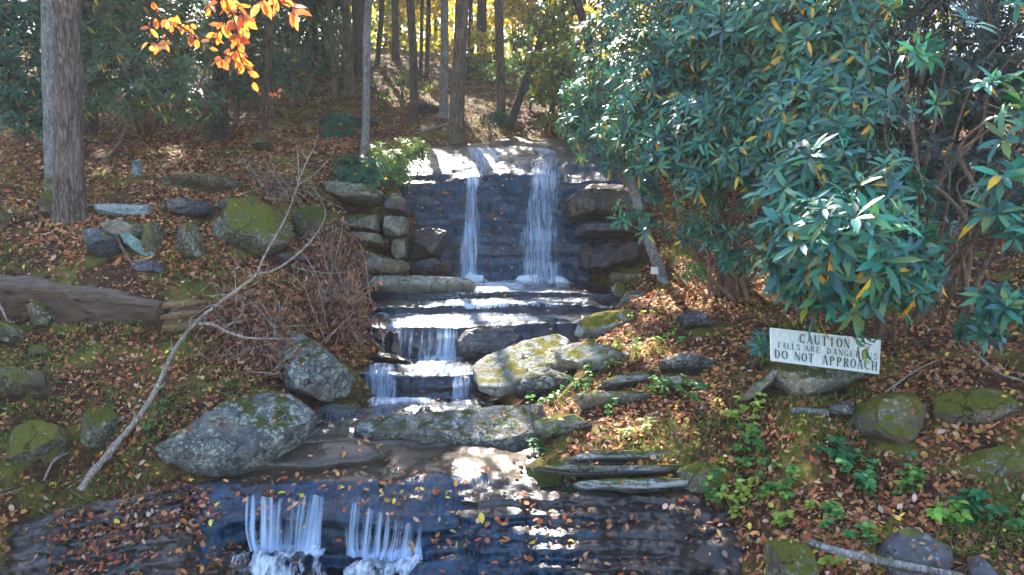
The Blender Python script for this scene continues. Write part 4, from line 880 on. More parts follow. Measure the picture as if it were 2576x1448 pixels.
o = link('water', grid_mesh('water', pool), film_mat('dark pool', (5, 5, 5), .5, .05, (.18, .24, .30))); tag(o, 'dark pool at the foot of the near cascades', None, None, 'structure')
# ------------------------------------------------------------------ sun direction (towards the sun)
SUN_AZ, SUN_EL = math.radians(-14), math.radians(43)
sun = np.array([math.sin(SUN_AZ)*math.cos(SUN_EL), math.cos(SUN_AZ)*math.cos(SUN_EL), math.sin(SUN_EL)])
# places the sun reaches through gaps in the canopy: pixel of the spot on the ground, or with a depth, and a radius in metres
SPOTS = [(1115,405,.28,14.2),(1250,380,.25,14.8),(1300,378,.25,14.9),(1390,376,.28,14.9),(1250,437,.15,13.9),
 (1000,725,.3,11.4),(1100,728,.35,11.4),(1250,735,.4,11.4),(1380,728,.45,11.5),(1450,728,.4,11.5),(1080,757,.4,10.8),(1180,757,.4,10.8),(1300,757,.4,10.8),(1420,760,.4,10.8),(1500,765,.35,10.7),
 (980,795,.35,10.1),(1060,798,.4,10.1),(1160,798,.4,10.1),(1280,795,.4,10.1),(1400,795,.4,10.1),(1000,815,.25,9.7),(1130,815,.25,9.7),(1060,925,.28,8.6),(1150,925,.28,8.6),(1000,930,.2,8.6),(1140,1002,.28,8.0),(1190,998,.28,8.0),
 (1550,815,.45,9.3),(1480,840,.3,8.8),(1620,880,.4,0),(1420,880,.4,7.9),(1340,910,.4,7.8),(1250,955,.25,7.7),(1560,900,.35,0),(1700,790,.3,0),(1640,830,.3,0),(1500,920,.25,0),
 (1600,1085,.28,0),(1680,1075,.28,0),(1560,1105,.2,0),(1320,1060,.22,6.7),(1250,1040,.2,6.9),(1300,1210,.26,5.78),(1390,1212,.26,5.75),(1280,1262,.22,5.55),(1380,1285,.24,5.45),(1200,1192,.18,5.9),(1440,1330,.14,5.3),
 (1000,165,1.2,0),(1015,230,.6,0),(1040,250,.5,0),(1200,290,.7,0),(1110,335,.4,0),(1215,300,.5,0),(980,390,.5,0),(1040,400,.4,0),(1010,430,.4,0),(1160,340,.3,0),(940,420,.4,0),
 (1330,170,1.0,20),(1400,230,.6,18),(1500,160,.8,14),(560,300,.5,0),(300,160,.45,13),(430,210,.5,12.8),(360,80,.5,13),(480,120,.4,13.2),(250,240,.3,12.6),(400,280,.3,12.7),(720,330,.5,0),(450,380,.35,0),(620,260,.6,0),
 (610,120,.5,5.0),(560,60,.45,5.0),(440,100,.4,5.2),(630,200,.3,5.0),(700,30,.35,4.6),(480,120,.3,5.2),
 (1610,190,.5,9.4),(1690,310,.5,8.6),(1560,330,.6,10),(1530,220,.7,11),(1640,430,.35,9),(1650,100,.6,9.6),(1700,745,.35,0)]
SPT = [(ground_hit(a, b) if y == 0 else P(a, b, y), r) for a, b, r, y in SPOTS]

# ------------------------------------------------------------------ trees whose trunks show
TREES = [
 ('tree','big tree with furrowed bark at the left above the stone plank',[(176,548),(172,300),(167,0)],62,'bark',None,0.45),
 ('tree','pale trunk half hidden behind the big furrowed tree',[(137,440),(131,200),(127,0)],44,'bark_grey',10.6,.1),
 ('tree','hazy brown trunk behind the orange leaves',[(550,330),(556,150),(562,0)],40,'bark_dark',15.2,.2),
 ('tree','thin leaning tree rising from the mossy stump',[(664,345),(672,210),(680,80),(690,-20)],17,'bark',None,.1),
 ('tree','slender sapling left of the mossy barked tree',[(843,255),(838,160),(830,50),(826,-10)],12,'bark_moss',None,.1),
 ('tree','mossy barked tree bending slightly to the left',[(880,238),(876,120),(868,0)],23,'bark_moss',None,.2),
 ('tree','slim pale grey tree standing alone on the slope left of the falls',[(917,410),(922,250),(922,110),(927,0)],19,'bark_grey',None,.15),
 ('tree','faint far trunk left of the slender sapling',[(792,200),(790,0)],12,'bark_dark',26,.1),
 ('tree','faint slim trunk between the thin leaning tree and the sapling',[(742,215),(736,0)],10,'bark_dark',24,.1),
 ('tree','thick dark trunk behind the slim pale grey tree',[(906,190),(903,0)],37,'bark_dark',None,.2),
 ('tree','thin dark bent trunk right of the thick dark one',[(948,165),(956,80),(962,0)],13,'bark_dark',None,.1),
 ('tree','straight dark trunk silhouetted against the yellow leaves on the crest',[(996,150),(993,0)],17,'bark_dark',None,.2),
 ('tree','dark trunk growing from the leafy slope above the ferny bank',[(1042,312),(1040,160),(1032,0)],20,'bark_dark',None,.2),
 ('tree','thin pole like trunk, left one of a pair on the crest',[(1058,200),(1062,0)],9,'bark_dark',None,.1),
 ('tree','thin pole like trunk, right one of a pair on the crest',[(1073,205),(1078,0)],11,'bark_dark',None,.1),
 ('tree','grey trunk just left of the flared tree by the falls',[(1115,298),(1118,150),(1118,0)],20,'bark_grey',None,.2),
 ('tree','tall tan tree with flared mossy foot at the top of the falls',[(1147,355),(1152,220),(1163,0)],34,'bark',None,.7),
 ('tree','dark trunk behind the grey outcrop on the crest',[(1212,165),(1212,0)],24,'bark_dark',31,.2),
 ('tree','brown trunk above the right end of the falls',[(1262,318),(1258,150),(1254,0)],22,'bark',None,.2),
 ('tree','dark trunk leaning to the right above the falls',[(1276,324),(1310,240),(1346,150),(1392,-5)],21,'bark_dark',None,.1),
 ('tree','dark trunk leaning to the left beside the rhododendron',[(1502,165),(1478,90),(1450,0)],22,'bark_dark',19,.1),
 ('tree','pale thin trunk in the far wood behind the leaning pair',[(1332,172),(1336,0)],15,'bark_grey',33,.1),
 ('tree','very thin far trunk right of the tall tan tree',[(1186,168),(1184,0)],10,'bark_dark',34,.1),
 ('tree','far dark trunk between the brown trunk and the leaning one',[(1296,168),(1292,0)],13,'bark_dark',36,.1),
 ('tree','far grey trunk left of the straight dark trunk',[(972,150),(970,0)],9,'bark_dark',36,.1),
 ('tree','far trunk glimpsed left of the leaning rhododendron trunk',[(1418,168),(1412,0)],14,'bark_dark',34,.1),
 ('tree','far slim trunk between the thin poles and the grey trunk',[(1095,165),(1097,0)],9,'bark_dark',37,.1),
]
TREE = []
for nm, lb, path, w, bk, Yo, fl in TREES:
    b = path[0]; g = ground_hit(*b) if Yo is None else P(b[0], b[1], Yo)
    Y = g[1]
    g[2] = ground_z(g[0], g[1]) - 0.12 if Yo is None else min(g[2], ground_z(g[0], g[1])) - 0.1
    pts = [g] + [P(a, c, Y + 0.02*i) for i, (a, c) in enumerate(path[1:])]
    d = norm(pts[-1]-pts[-2]); ztop = 3 + .27*Y + 4.5
    pts.append(pts[-1] + d*max(1.5, (ztop-pts[-1][2])/max(d[2], .3)))
    rad = w*0.5/F*Y
    root = empty('tree', g, lb, 'tree', 'woodland trees on the slope')
    near = w > 60
    tr = tube('trunk', pts, [rad*1.0, rad*.97, rad*.92, rad*.8] if len(path) < 4 else [rad, rad*.96, rad*.92, rad*.88, rad*.75], M[bk], root, nseg=140 if near else 60, ns=64 if near else 18, rough=0.10 if near else .07, rs=(9.0 if near else 7.0), flare=fl, zs=.18)
    TREE.append(dict(root=root, top=pts[-1], base=g, Y=Y, rad=rad, pts=np.array(pts), mat=bk))
# unseen tall trees added behind the shrubs to carry crowns that shade the ground
for lb, x, y in (('tall tree behind the rhododendrons, its trunk hidden by their leaves', 4.4, 14.5), ('tall tree at the far right behind the rhododendrons', 8.2, 13.0), ('tall tree beyond the left shrubs', -8.5, 15.0)):
    g = np.array([x, y, ground_z(x, y)-.1]); pts = [g, g+np.array([0, 0, 4]), np.array([x, y, 3+.27*y+4.5])]
    root = empty('tree', g, lb, 'tree', 'woodland trees on the slope')
    tube('trunk', pts, [.16, .13, .09], M['bark'], root, nseg=40, ns=14, rough=.07, rs=7, zs=.2)
    TREE.append(dict(root=root, top=pts[-1], base=g, Y=y, rad=.16, pts=np.array(pts), mat='bark'))
# crowns: leaves sampled along the sun's path above every patch of ground, thinned where the sun comes through
def canopy():
    r = np.random.default_rng(77)
    n = 44000
    gx = r.uniform(-8.5, 8.0, n); gy = r.uniform(2.6, 25, n); gz = Hs(gx, gy)
    m = r.uniform(.7, 5.5, n)
    t = (3 + .27*gy + m - gz)/(sun[2] - .27*sun[1])
    Lp = np.stack([gx, gy, gz], -1) + sun[None]*t[:, None]
    keep = np.ones(n, bool)
    for q, rr in SPT:
        v = Lp - q; dd = np.linalg.norm(v - (v@sun)[:, None]*sun[None], axis=1)
        keep &= ~((dd < rr*1.45+.10) & (r.random(n) < .97))
    hol = fbm_arr(np.stack([gx, gy, gz*0], -1), .9, 3, 12.0)
    keep &= (hol < .56) | ((gx > -.5) & (gx < 3.6) & (gy < 5.0))
    keep &= ~(Lp[:, 1] > 34)
    return Lp[keep], r
LP, _r = canopy()
tx = np.array([[t['top'][0], t['top'][1]] for t in TREE[:21] + TREE[27:]]); TT = TREE[:21] + TREE[27:]
own = ((LP[:, None, :2] - tx[None])**2).sum(-1).argmin(1)
for i, t in enumerate(TT):
    L = LP[own == i]; n = len(L)
    if n < 5: continue
    d = rand_dirs(n, _r); d[:, 2] = -np.abs(d[:, 2])*.5; up = rand_dirs(n, _r); up[:, 2] = np.abs(up[:, 2]) + .6
    cols = pick_cols(n, [(5, (.07, .10, .025)), (3, (.11, .12, .025)), (1.2, (.20, .14, .03)), (.6, (.22, .09, .03))], .25, _r)
    me = leaf_mesh('crown', L, d, norm(up), _r.uniform(.28, .46, n), _r.uniform(.16, .26, n), _r.uniform(.1, .35, n), cols)
    cr = link('crown', me, M['glow'], t['root'])
    # limbs reaching into the crown
    gr = []
    for k in _r.choice(n, min(n, 9), replace=False):
        a = t['pts'][-1]*.75 + t['pts'][-2]*.25 if _r.random() < .5 else t['pts'][-1]
        mid = (a + L[k])*.5 + np.array([0, 0, .5]); gr.append(tube_grid([a, mid, L[k]], [.05, .03, .01], 10, 5))
    link('limb', join_grids('limb', gr), M[t['mat']], t['root'])

# ------------------------------------------------------------------ trees beyond the crest: yellow, sunlit
def back_crown(t, c, R, n, pal, seed, size=.16, mat='glow', part='crown'):
    r = np.random.default_rng(seed)
    k = max(6, n//130); cc = c + r.normal(size=(k, 3))*np.array(R)*.55
    j = r.integers(0, k, n); p = cc[j] + r.normal(size=(n, 3))*np.array([.42, .42, .28])*np.array(R).mean()*.55
    d = rand_dirs(n, r); d[:, 2] -= .4; up = rand_dirs(n, r); up[:, 2] += .8
    cols = pick_cols(n, pal, .25, r)
    me = leaf_mesh(part, p, norm(d), norm(up), r.uniform(.8, 1.3, n)*size, r.uniform(.5, .8, n)*size, r.uniform(.1, .4, n), cols)
    link(part, me, M[mat], t)
YEL = [(4, (.46, .40, .09)), (3, (.32, .36, .09)), (1.5, (.52, .36, .06)), (2, (.20, .28, .07))]
GRN = [(4, (.12, .19, .05)), (2, (.20, .25, .05)), (1, (.35, .30, .05)), (2, (.05, .10, .04))]
HEM = [(4, (.04, .085, .045)), (3, (.06, .115, .05)), (2, (.10, .15, .06)), (.5, (.16, .15, .05))]
for i in range(len(TREES)-6, len(TREES)):
    t = TREE[i]; r = np.random.default_rng(i)
    back_crown(t['root'], np.array([t['base'][0], t['Y'], t['base'][2]+6.0]), (2.6, 2.0, 2.6), 1500, YEL if i % 3 else GRN, 200+i, .22)
for i, (nm, px, Y, h, R, n, pal, sz) in enumerate([
   ('sunlit yellow sapling behind the straight dark trunk', 1010, 33, 1.8, (1.6, 1, 1.5), 1300, YEL, .2),
   ('sunlit yellow sapling behind the thin pair of poles', 1085, 36, 2.0, (1.7, 1, 1.6), 1300, YEL, .2),
   ('golden sapling right of the tall tan tree on the crest', 1190, 35, 1.6, (1.5, 1, 1.5), 1300, YEL, .2),
   ('golden sapling behind the grey outcrop', 1245, 33, 2.2, (1.3, 1, 1.6), 1200, YEL, .2),
   ('pale yellow sapling behind the leaning dark trunk', 1330, 35, 2.0, (1.9, 1, 1.7), 1500, YEL, .2),
   ('yellow green sapling between the two leaning trunks', 1410, 27, 2.2, (1.6, 1, 1.7), 1500, GRN, .17),
   ('yellow green sapling beside the rhododendron top', 1500, 24, 3.4, (1.6, 1, 1.6), 1500, GRN, .16),
   ('tall yellow green sapling over the rhododendron corner', 1560, 28, 4.5, (2.0, 1, 1.8), 1500, YEL, .18),
   ('light green sapling with leaves against the leaning dark trunk', 1385, 17.5, 2.3, (.55, .5, .6), 420, GRN, .13),
   ('light green sapling right of the leaning dark trunk above the falls', 1420, 16.8, 1.3, (.6, .5, .7), 700, GRN, .12),
   ('dark hemlock behind the mossy barked tree', 800, 25, 3.0, (2.2, 1, 2.0), 2600, HEM, .16),
   ('dark hemlock left of the thick dark trunk', 700, 24, 3.0, (2.2, 1, 2.0), 2600, HEM, .16),
   ('dark hemlock behind the hazy brown trunk', 590, 23, 3.2, (2.0, 1, 2.2), 2600, HEM, .16),
   ('green hemlock boughs above the thick dark trunk', 930, 26, 6.0, (2.2, 1, 1.0), 1300, HEM, .17),
   ('green hemlock boughs above the tall tan tree', 1180, 24, 5.4, (2.2, 1, .7), 800, [(1, (.07, .13, .05)), (1, (.05, .10, .05))], .16),
   ('dark hemlock at the far left beyond the evergreen shrubs', 40, 20, 3.0, (1.9, 1, 2.6), 2200, HEM, .17),
   ('dark hemlock seen above the left evergreen shrub', 190, 21, 3.2, (1.9, 1, 2.6), 2200, HEM, .17),
   ('dark hemlock rising behind the glittering shrub', 330, 22, 3.2, (1.9, 1, 2.6), 2200, HEM, .17),
   ('dark hemlock right of the glittering shrub', 470, 22, 3.2, (1.9, 1, 2.6), 2200, HEM, .17),
   ('dark hemlock far behind the thin leaning tree', 690, 30, 3.0, (2.4, 1, 2.6), 2000, HEM, .2),
   ('dark hemlock far behind the slim grey tree', 850, 31, 3.0, (2.4, 1, 2.6), 2000, HEM, .2),
   ('green bush under the grey outcrop on the crest', 1240, 24, .7, (1.0, .6, .6), 600, GRN, .12),
   ('yellowish bush at the crest right of the flared tree', 1200, 26, .7, (.8, .6, .6), 600, YEL, .12),
   ('low green bush on the sunlit slope left of the flared tree', 1010, 20, .4, (.6, .5, .35), 400, GRN, .1),
   ('small green bush left of the leaning tree on the slope', 1330, 20, .9, (.9, .6, .7), 700, HEM, .13),
   ('dark green bush at the right end of the falls top', 1440, 17.2, .9, (.9, .6, .8), 900, HEM, .13),
   ('dark green bush above the leaning trunk foot', 1380, 19.5, 1.0, (.9, .6, .8), 800, HEM, .13)]):
    x = (px-CX)/F*Y; z = ground_z(x, Y)
    low_ = h < 1.6
    root = empty('shrub' if low_ else 'sapling', (x, Y, z), nm, 'bush' if low_ else 'sapling')
    tube('trunk', [(x, Y, z-.1), (x+.1, Y, z+h*.6), (x, Y, z+h+R[2]*.7)], [.045, .035, .01], M['bark_dark'], root, nseg=14, ns=7)
    back_crown(root, np.array([x, Y, z+h]), R, n, pal, 300+i, sz, 'glow' if pal is not HEM else 'shade_leaf')
def far_woods():
    r = np.random.default_rng(5); n = 22000
    x = r.uniform(-26, 30, n); y = r.uniform(42, 66, n); z0 = Hs(x, y); z = z0 + np.abs(r.normal(0, 1, n))*5.5 - .5
    cl = fbm_arr(np.stack([x, y, z], -1), .30, 3, 2.0); k = cl > -.05
    p = np.stack([x, y, z], -1)[k]; n = len(p)
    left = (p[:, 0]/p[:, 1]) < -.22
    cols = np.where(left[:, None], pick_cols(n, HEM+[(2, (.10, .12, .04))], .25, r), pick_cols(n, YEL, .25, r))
    d = rand_dirs(n, r); up = rand_dirs(n, r); up[:, 2] += .8
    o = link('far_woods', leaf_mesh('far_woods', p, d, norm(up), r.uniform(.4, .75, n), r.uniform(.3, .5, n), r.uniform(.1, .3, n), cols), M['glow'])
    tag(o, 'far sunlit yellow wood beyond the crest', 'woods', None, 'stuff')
far_woods()
# ------------------------------------------------------------------ rhododendrons: whorls of long leaves at twig ends
RH = [(5, (.022, .125, .095)), (4, (.038, .18, .125)), (2.4, (.08, .21, .10)), (1.2, (.03, .11, .115)), (1.2, (.12, .17, .055)), (1.5, (.012, .055, .042))]
YLW = [(3, (.66, .40, .03)), (2, (.66, .30, .03)), (1, (.42, .42, .05)), (.8, (.34, .17, .06))]
LEFTRH = [(4, (.04, .09, .05)), (3, (.065, .125, .065)), (1, (.075, .10, .04)), (.5, (.14, .12, .03))]
def whorls(lobes, r, spacing, inner=.3):
    C, D = [], []
    for c, R, dens in lobes:
        R3 = np.array([R, R*.9, R*.8]) if np.isscalar(R) else np.array(R)
        area = 4*np.pi*(R3[0]*R3[2]); n = int(dens*area/spacing**2)
        v = rand_dirs(n*2, r); v = v[(v[:, 1] < .45) & (v[:, 2] > -.75)][:n]
        s = np.where(r.random(len(v)) < inner, r.uniform(.45, .9, len(v)), r.uniform(.88, 1.08, len(v)))
        p = c + v*R3*s[:, None]
        bump = fbm_arr(p, 2.0, 2, 3.0); p = p + v*(bump*.36*R3.mean())[:, None]
        C.append(p); D.append(norm(v*np.array([1, 1, .6]) + np.array([0, -.12, .5]) + r.normal(size=v.shape)*.22))
    return np.concatenate(C), np.concatenate(D)
def whorl_leaves(C, D, r, L=.135, W=.036, nl=(6, 10), pal=RH, yellow=.045, droop=(.15, .7), open_=(.55, 1.2)):
    B, DI, UP, Ln, Wd, Dr, Co, n_tot = [], [], [], [], [], [], [], 0
    k = r.integers(nl[0], nl[1], len(C)); idx = np.repeat(np.arange(len(C)), k); n = len(idx)
    D_ = D[idx]; ref = np.where(np.abs(D_[:, 2:3]) < .9, np.array([[0, 0, 1.]]), np.array([[1., 0, 0]]))
    a = norm(np.cross(D_, ref)); b = np.cross(D_, a)
    pos_in = np.concatenate([np.arange(q) for q in k]); th = pos_in/np.repeat(k, k)*2*np.pi + np.repeat(r.uniform(0, 6.28, len(C)), k) + r.normal(0, .18, n)
    op = r.uniform(open_[0], open_[1], n)
    d = norm(D_*np.cos(op)[:, None]*.75 + (a*np.cos(th)[:, None] + b*np.sin(th)[:, None])*np.sin(op)[:, None] + np.array([0, 0, -.10]))
    wl = np.repeat(r.uniform(.6, 1.25, len(C)), k)
    ln = L*wl*r.uniform(.75, 1.15, n); wd = W*wl*r.uniform(.8, 1.2, n)
    cols = pick_cols(n, pal, .22, r); y = r.random(n) < yellow
    cols[y] = pick_cols(int(y.sum()), YLW, .15, r)
    dr = r.uniform(droop[0], droop[1], n); dr[y] += .3
    d[y] = norm(d[y] + np.array([0, 0, -.9]))
    return C[idx] + d*.012, d, norm(D_ + r.normal(size=(n, 3))*.12), ln, wd, dr, cols
def rhodo(label, base, lobes, seed, spacing=.15, L=.135, W=.036, pal=RH, yellow=.045, nstem=7, stem_r=.022, name='rhododendron', cat='shrub', mat='rhodo', inner=.3, group='rhododendrons on the right bank', extra=None):
    r = np.random.default_rng(seed)
    root = empty(name, base, label, cat, group)
    lob = [(P(*c), R, dn) for c, R, dn in lobes]
    C, D = whorls(lob, r, spacing, inner)
    link('foliage', leaf_mesh('foliage', *whorl_leaves(C, D, r, L, W, pal=pal, yellow=yellow), fold=.22, shape=(.34, .88, .70, .90)), M[mat], root)
    # stems: from the base up into the lobes, then twigs to some whorls
    base = np.asarray(base, float)
    for i in range(nstem):
        c, R, _ = lob[i % len(lob)]
        R0 = R if np.isscalar(R) else R[0]
        tip = c + r.normal(size=3)*.25*R0
        st = base + r.normal(size=3)*np.array([.12, .10, 0]) - np.array([0, 0, .08])
        m1 = st*.65 + tip*.35 + np.array([r.normal()*.12, r.normal()*.1, .15*np.linalg.norm(tip-st)])
        m2 = st*.3 + tip*.7 + np.array([r.normal()*.15, r.normal()*.1, .12*np.linalg.norm(tip-st)])
        tube('stem', [st, m1, m2, tip], [stem_r*r.uniform(.8, 1.2), stem_r*.8, stem_r*.55, stem_r*.25], M['stem'], root, nseg=26, ns=7, rough=.12, rs=14)
    gr = []
    for j in r.choice(len(C), min(len(C), int(len(C)*.45)), replace=False):
        li = int(np.argmin([np.linalg.norm(C[j]-c)/(R if np.isscalar(R) else R[0]) for c, R, _ in lob])); c, R, _ = lob[li]
        R0 = R if np.isscalar(R) else R[0]
        a = c + (C[j]-c)*r.uniform(.15, .5) + r.normal(size=3)*.06 + np.array([0, .1, -.12*R0])
        mid = (a + C[j])*.5 + r.normal(size=3)*.05 + np.array([0, 0, -.05])
        gr.append(tube_grid([a, mid, C[j] - D[j]*.02], [.0065, .005, .0035], 6, 4))
    if len(gr) <= 14:
        for g_ in gr: link('twig', grid_mesh('twig', g_, True, True), M['stem'], root)
    else: link('twig', join_grids('twig', gr), M['stem'], root)
    return root
G = ground_hit
rhodo('tall rhododendron with the leafy bough hanging over the caution sign', P(2250, 840, 6.4), [
  ((2060,610,5.35),.34,1.0),((2180,640,5.2),.36,1.0),((2090,665,5.3),.29,1.0),((2200,705,5.25),.27,1.0),((2010,680,5.6),.24,.9),((2260,690,5.2),.24,1.0),((2110,745,5.35),.15,1.0),((2040,730,5.4),.14,1.0),
  ((2190,560,5.5),.34,.9),((2010,520,6.0),.36,.8),((2080,440,6.0),.40,.9),((2220,480,5.7),.28,.7),((2320,580,5.6),.14,.5),((2195,868,5.62),.05,2.2)], 11, .14, .170, .045, yellow=.075, nstem=9, stem_r=.02)
rhodo('broad rhododendron whose sunlit top leans over the falls', G(1830, 730), [
  ((1850,330,8.2),.75,.95),((1720,270,9.0),.80,.95),((1640,190,9.8),.75,.9),((1700,400,8.6),.50,.95),((1600,330,9.8),.50,.9),((1830,440,7.9),.45,.9),((1930,380,7.4),.50,.9),((1960,260,7.5),.62,.95),((1770,170,9.2),.75,.9),((1640,420,9.0),.25,.9),((1620,490,9.0),.16,1.0),((1580,540,9.3),.16,1.2),((1640,580,9.2),.13,1.0),((1760,480,8.2),.25,.8)], 13, .145, .135, .036, yellow=.05, nstem=10, stem_r=.028)
rhodo('rhododendron crowding the top edge of the photo with shiny leaves', P(2060, 700, 8.2), [
  ((1850,60,8.4),.85,.9),((2020,60,7.4),.75,.9),((2090,170,6.8),.40,.9),((2050,280,6.8),.50,.95),((2120,330,6.4),.36,.9),((1960,140,7.8),.6,.9),((2180,20,6.6),.28,.6),((1720,40,9.4),.9,.8)], 17, .145, .14, .038, yellow=.045, nstem=9, stem_r=.028)
rhodo('rhododendron edge of pale bluish leaves above the right end of the falls', P(1610, 470, 12.6), [
  ((1530,250,11.5),.55,.9),((1480,310,11.4),.38,.9),((1560,140,11.8),.70,.9),((1500,360,11.2),.28,.9),((1570,350,10.6),.45,.9),((1620,60,11.5),.8,.8),((1450,250,12.0),.30,.6),((1545,420,10.6),.22,.9)], 19, .155, .135, .036, yellow=.02, nstem=6, stem_r=.025)
rhodo('rhododendron at the right edge with forked stems and dark hollows', P(2400, 800, 5.9), [
  ((2300,125,5.6),.15,.5),((2250,270,5.8),.12,.5),((2520,265,5.2),.17,.55),((2560,330,5.1),.15,.6),((2540,470,5.1),.17,.5),((2500,560,5.2),.17,.7),((2580,600,5.0),.16,.7),((2440,90,5.3),.09,.4),((2570,20,5.4),.2,.4),((2330,250,5.4),.08,.5)], 23, .13, .155, .043, yellow=.03, nstem=6, stem_r=.028, inner=.2)
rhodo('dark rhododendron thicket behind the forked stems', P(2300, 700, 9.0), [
  ((2250,100,9.0),1.1,.12),((2520,90,8.6),1.2,.08),((2150,380,8.8),.8,.2),((2420,330,8.8),1.0,.06),((2560,500,8.4),.8,.06),((2050,560,8.6),.5,.3),((2280,600,8.6),.5,.06)], 29, .15, .135, .036, pal=[(3, (.008, .026, .02)), (2, (.014, .04, .028)), (.3, (.07, .07, .03))], yellow=.01, nstem=26, stem_r=.03)  # shade of the hollow is put into the leaf colours
rhodo('second thicket of reddish stems under the rhododendron leaves', P(1830, 735, 8.4), [
  ((1760,540,8.6),.22,.6),((1850,560,8.3),.25,.5),((1930,620,8.0),.2,.5),((1800,620,8.3),.15,.6)], 31, .16, .12, .034, yellow=.05, nstem=14, stem_r=.026)
for i, (lb, b, lo, L) in enumerate([
  ('small rhododendron sprig at the right edge low down', (2560, 890), [((2550,785,4.9),.13,1.6),((2500,760,5.0),.08,1.6)], .13),
  ('low rhododendron seedling in the leaf litter right of the sign', (2470, 880), [((2460,825,5.4),.10,2.0)], .12),
  ('tiny rhododendron shoot just left of the caution sign', (1910, 895), [((1915,865,6.3),.07,3.0)], .10),
  ('young rhododendron below the broad one, beside reddish stems', (1775, 690), [((1780,600,8.7),.17,1.2),((1740,590,8.8),.12,1.2)], .12),
  ('pale green laurel seedling at the foot of the reddish stems', (1748, 725), [((1748,690,9.0),.12,2.2)], .08),
  ('young rhododendron near the right stems of the thicket', (1850, 740), [((1850,660,8.2),.13,1.3)], .11)]):
    g = G(*b)
    rhodo(lb, g, [((c[0], c[1], min(c[2], g[1]+.1)), R, dn) for c, R, dn in lo], 60+i, .10, L, L*.3, pal=[(2, (.10, .22, .05)), (2, (.16, .27, .06))] if 'pale' in lb else RH, yellow=.03, nstem=3, stem_r=.008, inner=.1, name='rhododendron' if 'laurel' not in lb else 'laurel_seedling')
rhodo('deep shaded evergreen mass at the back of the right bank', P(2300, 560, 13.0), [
  ((2000,250,13),1.5,.8),((2250,150,13),1.7,.8),((2500,200,12.5),1.7,.8),((2300,400,12.5),1.4,.8),((2520,450,12),1.3,.8),((2100,450,12.5),1.2,.7),((1900,420,13),1.0,.7),((2650,100,12),1.6,.6),((2150,20,13),1.5,.7),((2450,600,11),.9,.7),((2250,620,11),.7,.6),((2600,620,10.5),.8,.6)], 37, .23, .16, .055, pal=[(3, (.008, .022, .016)), (2, (.012, .034, .022))], yellow=.0, nstem=8, stem_r=.04)  # near-black leaves stand in for the shade deep in the hollow
# left background shrubs
LBG = 'dark evergreen shrubs behind the left trunks'
rhodo('large glittering evergreen shrub right of the big furrowed tree', G(370, 340), [
  ((300,60,13.5),1.0,.9),((430,90,13.5),.95,.9),((340,180,13.0),.8,.95),((450,210,13.2),.7,.9),((260,150,13.2),.7,.9),((500,130,14.0),.7,.8),((280,250,13.0),.5,.9),((400,270,13.0),.5,.8),((480,280,13.5),.45,.8),((380,0,14),.9,.7),((230,40,13.5),.8,.8)], 71, .17, .125, .036, pal=LEFTRH, yellow=.03, nstem=7, stem_r=.03, name='evergreen_shrub', group=LBG)
rhodo('dark evergreen shrub at the far left edge behind the pale trunk', G(60, 360), [
  ((20,60,12.5),.9,.8),((80,140,12.5),.7,.8),((20,220,12.0),.6,.9),((90,260,12.2),.5,.9),((40,310,11.8),.35,.9),((-60,150,12.5),.9,.6),((110,330,11.8),.2,.9),((100,30,12.8),.7,.7)], 73, .17, .125, .036, pal=[(3, (.02, .065, .04)), (2, (.03, .09, .05)), (1, (.05, .10, .04))], yellow=.02, nstem=6, stem_r=.03, name='evergreen_shrub', group=LBG)
for i, (lb, px, py, lobes) in enumerate([
  ('shadowy evergreen shrub behind the hazy brown trunk', 600, 300, [((620,120,17.5),.95,.7),((600,210,17.0),.7,.7),((690,180,18),.9,.7),((640,40,18),1.0,.6)]),
  ('shadowy evergreen shrub behind the thin leaning tree', 740, 270, [((760,150,23),.9,.7),((720,210,22.5),.6,.7),((810,160,24),.8,.7),((780,60,24),1.0,.6)]),
  ('evergreen shrub in front of the dark hemlock on the slope', 860, 230, [((870,150,27),.6,.6),((830,90,27),1.0,.6)])]):
    rhodo(lb, G(px, py), lobes, 80+i, .2, .14, .045, pal=LEFTRH, yellow=.01, nstem=4, stem_r=.03, name='evergreen_shrub', group=LBG, inner=.35)
for i, (lb, b, lobes, pal) in enumerate([
  ('low teal green rhododendron at the foot of the slim pale grey tree', (905, 462), [((880,440,12.2),.28,1.2),((930,440,12.3),.28,1.2),((905,425,12.4),.25,1.2)], [(2, (.03, .11, .07)), (1, (.05, .14, .08))]),
  ('small teal rhododendron among leaves left of the slim pale tree', (860, 345), [((855,318,15.5),.3,1.1),((830,345,15.2),.16,1.1)], [(2, (.03, .12, .08)), (1, (.05, .14, .08))]),
  ('bright green bush sunlit at the left shoulder of the falls', (1000, 460), [((985,420,13.0),.34,1.2),((1030,385,13.6),.32,1.1),((965,390,13.4),.26,1.1),((1010,450,12.8),.22,1.1)], [(2, (.12, .20, .05)), (2, (.08, .15, .05)), (1, (.25, .28, .06))]),
  ('narrow dark green bush beside the sunlit bush left of the falls', (1048, 420), [((1048,385,13.7),(.09, .09, .22),1.8)], [(2, (.03, .11, .05))]),
  ('leafy bush at the left foot of the leaning dark trunk', (1235, 318), [((1250,300,16.8),.3,1.0)], [(2, (.05, .10, .05))])]):
    rhodo(lb, G(*b), lobes, 90+i, .12, .10, .034, pal=pal, yellow=.02, nstem=4, stem_r=.012, name='bush', cat='bush', group='low bushes by the falls', mat='herb')

